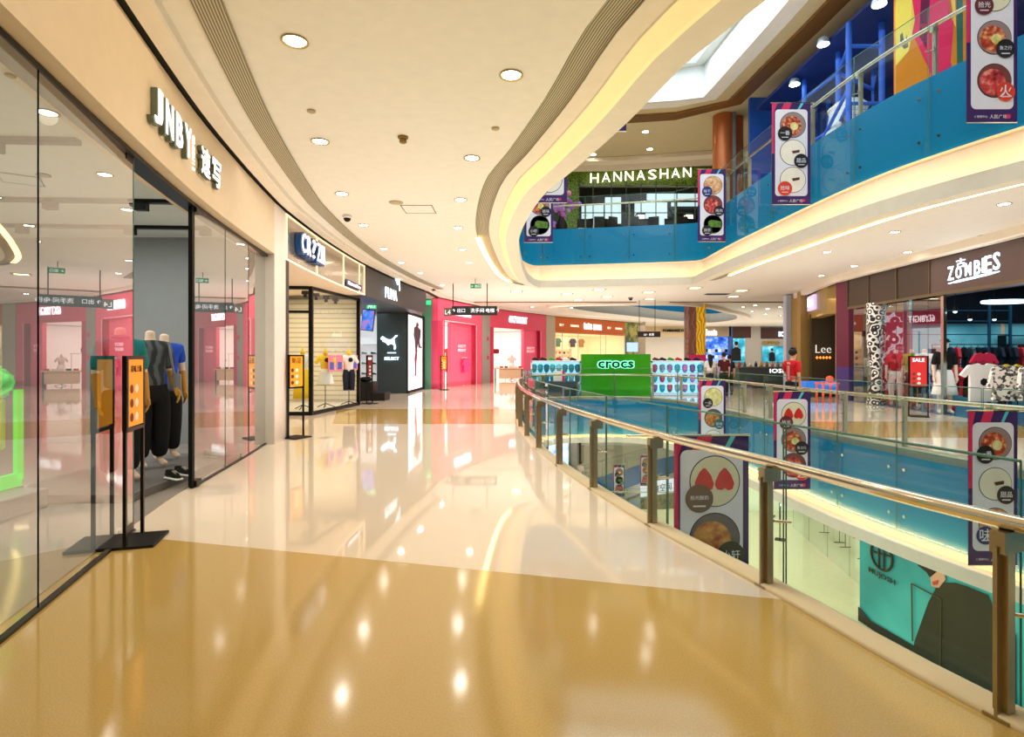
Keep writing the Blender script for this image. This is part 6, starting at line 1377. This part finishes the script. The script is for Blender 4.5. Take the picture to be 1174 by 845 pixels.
# pixel -> board coordinates
def bpx(x, y):
    k = (x - HX) / F; tt = (P.x - k * P.y) / (k * D_.y - D_.x); c = P + D_ * tt; return (tt, EYE - (y - HY) * c.y / F - LZ)
bplate([bpx(*q) for q in ((1078, 668), (1066, 690), (1050, 735), (1046, 760), (1100, 860), (1166, 880), (1166, 728), (1146, 712), (1134, 682), (1110, 672), (1096, 668))], coat, .03, 'black_coat')
bplate([bpx(*q) for q in ((985, 695), (1000, 712), (1040, 735), (1052, 742), (1052, 800), (985, 760))], coat, .028, 'dark_base_shape')
bplate([bpx(*q) for q in ((1066, 650), (1070, 672), (1078, 674), (1086, 664), (1083, 655), (1075, 648))], skin_c, .035, 'face_print')
bplate([bpx(*q) for q in ((1054, 648), (1064, 656), (1068, 662), (1080, 652), (1084, 640), (1060, 636))], blackm, .04, 'hair_print')
bplate([bpx(*q) for q in ((1071, 667), (1078, 665), (1077, 670), (1072, 671))], mat('print_lips', rgb(190, 60, 60), .5), .05, 'lips_print')
for a_, b_ in (((1047, 669), (1048, 735)), ((1047, 669), (1081, 687)), ((1081, 687), (1080, 768))):
    a_, b_ = bpx(*a_), bpx(*b_); MB().tube([bpt(a_[0], a_[1], .05), bpt(b_[0], b_[1], .05)], .02, 4).build('outline_line', mat('olive_line', rgb(70, 66, 36), .5), t, True)
c_ = bpx(1012, 637); MB().tube([bpt(c_[0] + .42 * math.cos(k * PI / 12), c_[1] + .42 * math.sin(k * PI / 12), .04) for k in range(24)], .035, 5, closed=True).build('emblem_ring', coat, t, True)
for dx, dz in ((0, 0), (.2, 0)): MB().tube([bpt(c_[0] + dx - .1, c_[1] - .38, .04), bpt(c_[0] + dx - .1, c_[1] + .38, .04)], .03, 4).build('emblem_stroke', coat, t, True)
MB().tube([bpt(c_[0] - .38, c_[1], .04), bpt(c_[0] + .38, c_[1] + .1, .04)], .03, 4).build('emblem_stroke', coat, t, True)
c_ = bpx(1012, 661); text('MUJOSH', 'lettering', coat, bpt(c_[0], c_[1], .04), (D_.x, D_.y, 0), width=1.05, height=.2, ext=.01, parent=t, bold=.01)
# lower shopfront, sign stand and furniture seen below the slab
pa, pb2 = Vector((13.6, 27)), Vector((12.4, 19)); 
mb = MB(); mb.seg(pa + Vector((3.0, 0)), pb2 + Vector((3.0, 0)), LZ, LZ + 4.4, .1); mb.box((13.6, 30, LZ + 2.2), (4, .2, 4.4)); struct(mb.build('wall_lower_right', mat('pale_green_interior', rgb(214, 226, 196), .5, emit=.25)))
for k in range(4): struct(pane('window_%d' % wn, pa.lerp(pb2, k / 4), pa.lerp(pb2, (k + 1) / 4), LZ, LZ + 3.4, gl_clear)); wn += 1
mb = MB(); mb.seg(pa, pb2, LZ + 3.4, LZ + 4.4, .3); mb.seg(pb2 - Vector((0, .2)), Vector((11.3, 17.7)), LZ, LZ + 4.9, .3); struct(mb.build('wall_lower_fascia', mat('lower_cream', rgb(226, 224, 196), .4)))
for k, (x, y) in enumerate(((14.6, 25.5), (14.4, 23.5))): rack('rail of pale and pink clothes behind the lower shop glass, %s' % ['far', 'near'][k], (x, y, LZ), 1.5, 6, [whitec, pinkm, palep, grey], 1.4, 1.5, 'clothes behind the lower shop glass', lbl='pale or pink garment behind the lower shop glass')
t = sign_stand('black free-standing sign on the lower floor near the clothes shop', (12.1, 25.2, LZ), math.radians(60), .5, 1.7, 1.0, blackm, txt='新品', tm=led_white)
# far lower: banners, person, glowing panel, food board, shopfronts
def mini_flag(x0, x1, y0, y1, Y, kinds, label):
    a, b = at(x0, y0, Y), at(x1, y1, Y); return flag(label, x0, x1, y0, Y, kinds, ['k', 't', 'r'], a.z - b.z)
mini_flag(734, 747, 522, 557, 40.5, ['soup', 'noodle', 'meat'], 'small distant food flag with red dishes, seen low through the near rail')
mini_flag(703, 716, 533, 569, 36.5, ['noodle', 'green', 'meat'], 'small distant food flag with green dishes, seen lowest through the near rail')
p = at(668, 546, 38); figure('person', 'distant person in a pink top standing on the lower level, seen between rail posts', (4.3, 35.0, LZ), 2.4, 1.68, {}, skin_c, palep, 1.0, .9, black_cloth, 1.0, 0.0, hairm, shoes=blackm)
q = Vector((3.4, 36.0)); t = thing('yellow_chair', 'yellow tub chair on the lower level beside the distant person', 'chair', (3.3, 35.6, LZ)); MB().lathe((0, 0, .0), [(.3, .1), (.42, .3), (.45, .5), (.4, .5), (.3, .35)], 16).build('tub_seat', yellow, t); m = MB(); m.tube([(.42 * math.cos(a), .42 * math.sin(a), .85) for a in [k * PI / 9 for k in range(10)]], .08, 8); m.tube([(.42 * math.cos(a), .42 * math.sin(a), .6) for a in [k * PI / 9 for k in range(10)]], .1, 8); m.build('backrest', yellow, t)
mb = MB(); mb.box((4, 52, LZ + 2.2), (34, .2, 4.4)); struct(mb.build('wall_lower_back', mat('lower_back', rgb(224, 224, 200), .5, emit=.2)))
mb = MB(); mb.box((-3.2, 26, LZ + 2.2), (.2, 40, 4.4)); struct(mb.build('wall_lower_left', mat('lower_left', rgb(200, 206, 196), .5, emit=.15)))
t = thing('glow_panel', 'bright blue-white glowing panel on the lower level seen between the rail posts', 'screen', (3.45, 42.0, LZ)); MB().box((0, 0, 2.1), (1.7, .2, 4.1)).build('casing', grey, t); MB().box((0, -.11, 2.1), (1.55, .02, 3.9)).build('screen', pattern('cold_glow', 'noise', [rgb(60, 110, 230), rgb(190, 215, 255), rgb(240, 246, 255)], 1.2, .4, emit=1.6), t)  # glowing panel put in for a bright blue-white patch
t = thing('round_column', 'pale grey lower-level column between the rail posts', 'column', (4.75, 42.5, LZ)); MB().cyl((0, 0), .35, 0, 4.95, 20).build('column_body', mat('column_grey', rgb(190, 190, 196), .3), t); MB().cyl((0.42, .1), .12, 0, 4.48, 12).build('dark_pipe', blackm, t)
a, b = at(733, 566, 44), at(764, 594, 44); t = thing('food_board', 'large angled food picture board with white writing deep below the near rail', 'billboard', (11.0, 42, LZ - 6.6)); m = MB(); m.box((0, 0, 2.6), (3.4, .12, 3.6), .5); m.build('picture', pattern('herb_food', 'noise', [rgb(60, 80, 30), rgb(150, 140, 90), rgb(180, 60, 40)], 1.6, .5, emit=.3), t); m = MB(); m.box((0, 0, 5.0), (3.4, .12, 1.0), .5); m.build('white_header', glow('pale_header', rgb(225, 230, 235), .8), t)
l = text('米食空间', 'lettering', ink, (0.06, -.12, 5.0), (math.cos(.5), math.sin(.5), 0), width=2.4, ext=.02); l.parent = t
for s in (-1, 1): MB().cyl((s * 1.4 * math.cos(.5), s * 1.4 * math.sin(.5)), .05, 0, .9, 8).build('leg', dark, t)

# ================================================================== light
W = bpy.data.worlds.new('World'); SC.world = W; W.use_nodes = True
bg = W.node_tree.nodes['Background']; bg.inputs[0].default_value = (.75, .88, 1, 1); bg.inputs[1].default_value = .6
warm, warm2, neut, cool = (1, .86, .66), (1, .80, .55), (1, .95, .90), (.86, .93, 1)
UPR = (PI, 0, 0)  # soft area lamps below are unseen additions that even out the brightness
area_lamp('fill_left_down', (-1.5, 3, 4.35), (3.6, 9), 250, (1, .87, .66)); area_lamp('fill_left_down_b', (-1.9, 14, 4.35), (4, 12), 560, (1, .95, .93)); area_lamp('fill_left_down_c', (1, 27, 4.35), (10, 9), 950, (1, .95, .96))
area_lamp('fill_left_up', (-1.2, 4, .25), (3.4, 9), 110, (1, .86, .56), UPR); area_lamp('fill_left_up_b', (-1.9, 14, .25), (4, 12), 380, (1, .95, .96), UPR); area_lamp('fill_left_up_c', (2, 26.5, .25), (12, 9), 700, (1, .95, .98), UPR)
area_lamp('fill_right_down', (9.7, 13, 4.3), (3.2, 15), 520, (1, .96, .95)); area_lamp('fill_right_up', (9.7, 13, .25), (3.2, 15), 420, (1, .95, .99), UPR)
area_lamp('fill_far_down', (16, 50, 4.2), (24, 8), 1500, neut); area_lamp('fill_far_up', (14, 42, .3), (24, 14), 2000, neut, UPR)
area_lamp('fill_sky', (4.2, 10, 12.2), (6, 20), 1900, (.9, .96, 1)); area_lamp('fill_upper_back', (4, 25, 10.5), (14, 3.5), 260, warm); area_lamp('fill_upper_back_up', (4, 25, 7.0), (14, 3.5), 300, warm, UPR)
area_lamp('fill_play', (12, 13, 10.1), (6, 10), 420, (.7, .85, 1)); area_lamp('fill_upper_right', (7.9, 12, 7.8), (1, 14), 60, warm, UPR)
area_lamp('fill_lower_down', (6, 20, -2.25), (16, 30), 2400, (.98, 1, .86)); area_lamp('fill_lower_up', (6, 20, -6.4), (16, 30), 900, (.98, 1, .88), UPR)
area_lamp('shop_near', (-6.6, 5, 3.7), (3.6, 8), 620, (1, .97, .92)); area_lamp('shop_near_up', (-6.6, 5, .4), (3.4, 8), 60, (1, .97, .92), UPR)
area_lamp('shop_box', (-6.4, 15.5, 3.42), (1.8, 4), 190, (1, .9, .74)); area_lamp('shop_sport', (-6.3, 22, 3.4), (2, 4), 130, cool)
a_ = S(530) + n * 2.5; area_lamp('shop_pink_a', (a_.x, a_.y, 3.25), (4, 3), 200, neut); a_ = S(590) + n2 * 2.5; area_lamp('shop_pink_b', (a_.x, a_.y, 3.25), (5, 3), 260, neut); a_ = A1.lerp(B1, .5) + nn * 2; area_lamp('shop_orange', (a_.x, a_.y, 3.2), (7, 3), 300, (1, .9, .7), (0, 0, math.atan2(dd.y, dd.x)))
area_lamp('shop_skater', (15, 15.5, 3.85), (6, 6), 620, (.6, .88, 1)); area_lamp('shop_skater_b', (13, 20.5, 3.8), (1.6, 3), 120, warm); area_lamp('shop_gold', (13, 22.8, 3.3), (1.4, 1), 30, warm); area_lamp('shop_lower', (15, 24, LZ + 4.2), (3, 8), 260, neut)

# ================================================================== camera
cam = bpy.data.cameras.new('camera'); co = bpy.data.objects.new('camera', cam); COL.objects.link(co); co.location = (0, 0, EYE); co.rotation_euler = (PI / 2, 0, 0)
cam.sensor_width = 36; cam.lens = F / 1174 * 36; cam.shift_x = 0; cam.shift_y = -(422.5 - HY) / 1174; cam.clip_start = .05; cam.clip_end = 300
SC.camera = co
SC.view_settings.view_transform = 'Standard'; SC.view_settings.look = 'None'; SC.view_settings.exposure = 0.14; SC.view_settings.gamma = 1.0
SC.cycles.max_bounces = 10; SC.cycles.diffuse_bounces = 3; SC.cycles.glossy_bounces = 5; SC.cycles.transparent_max_bounces = 24; SC.cycles.sample_clamp_indirect = 4.0; SC.cycles.caustics_reflective = False; SC.cycles.caustics_refractive = False
SC.cycles.use_denoising = True
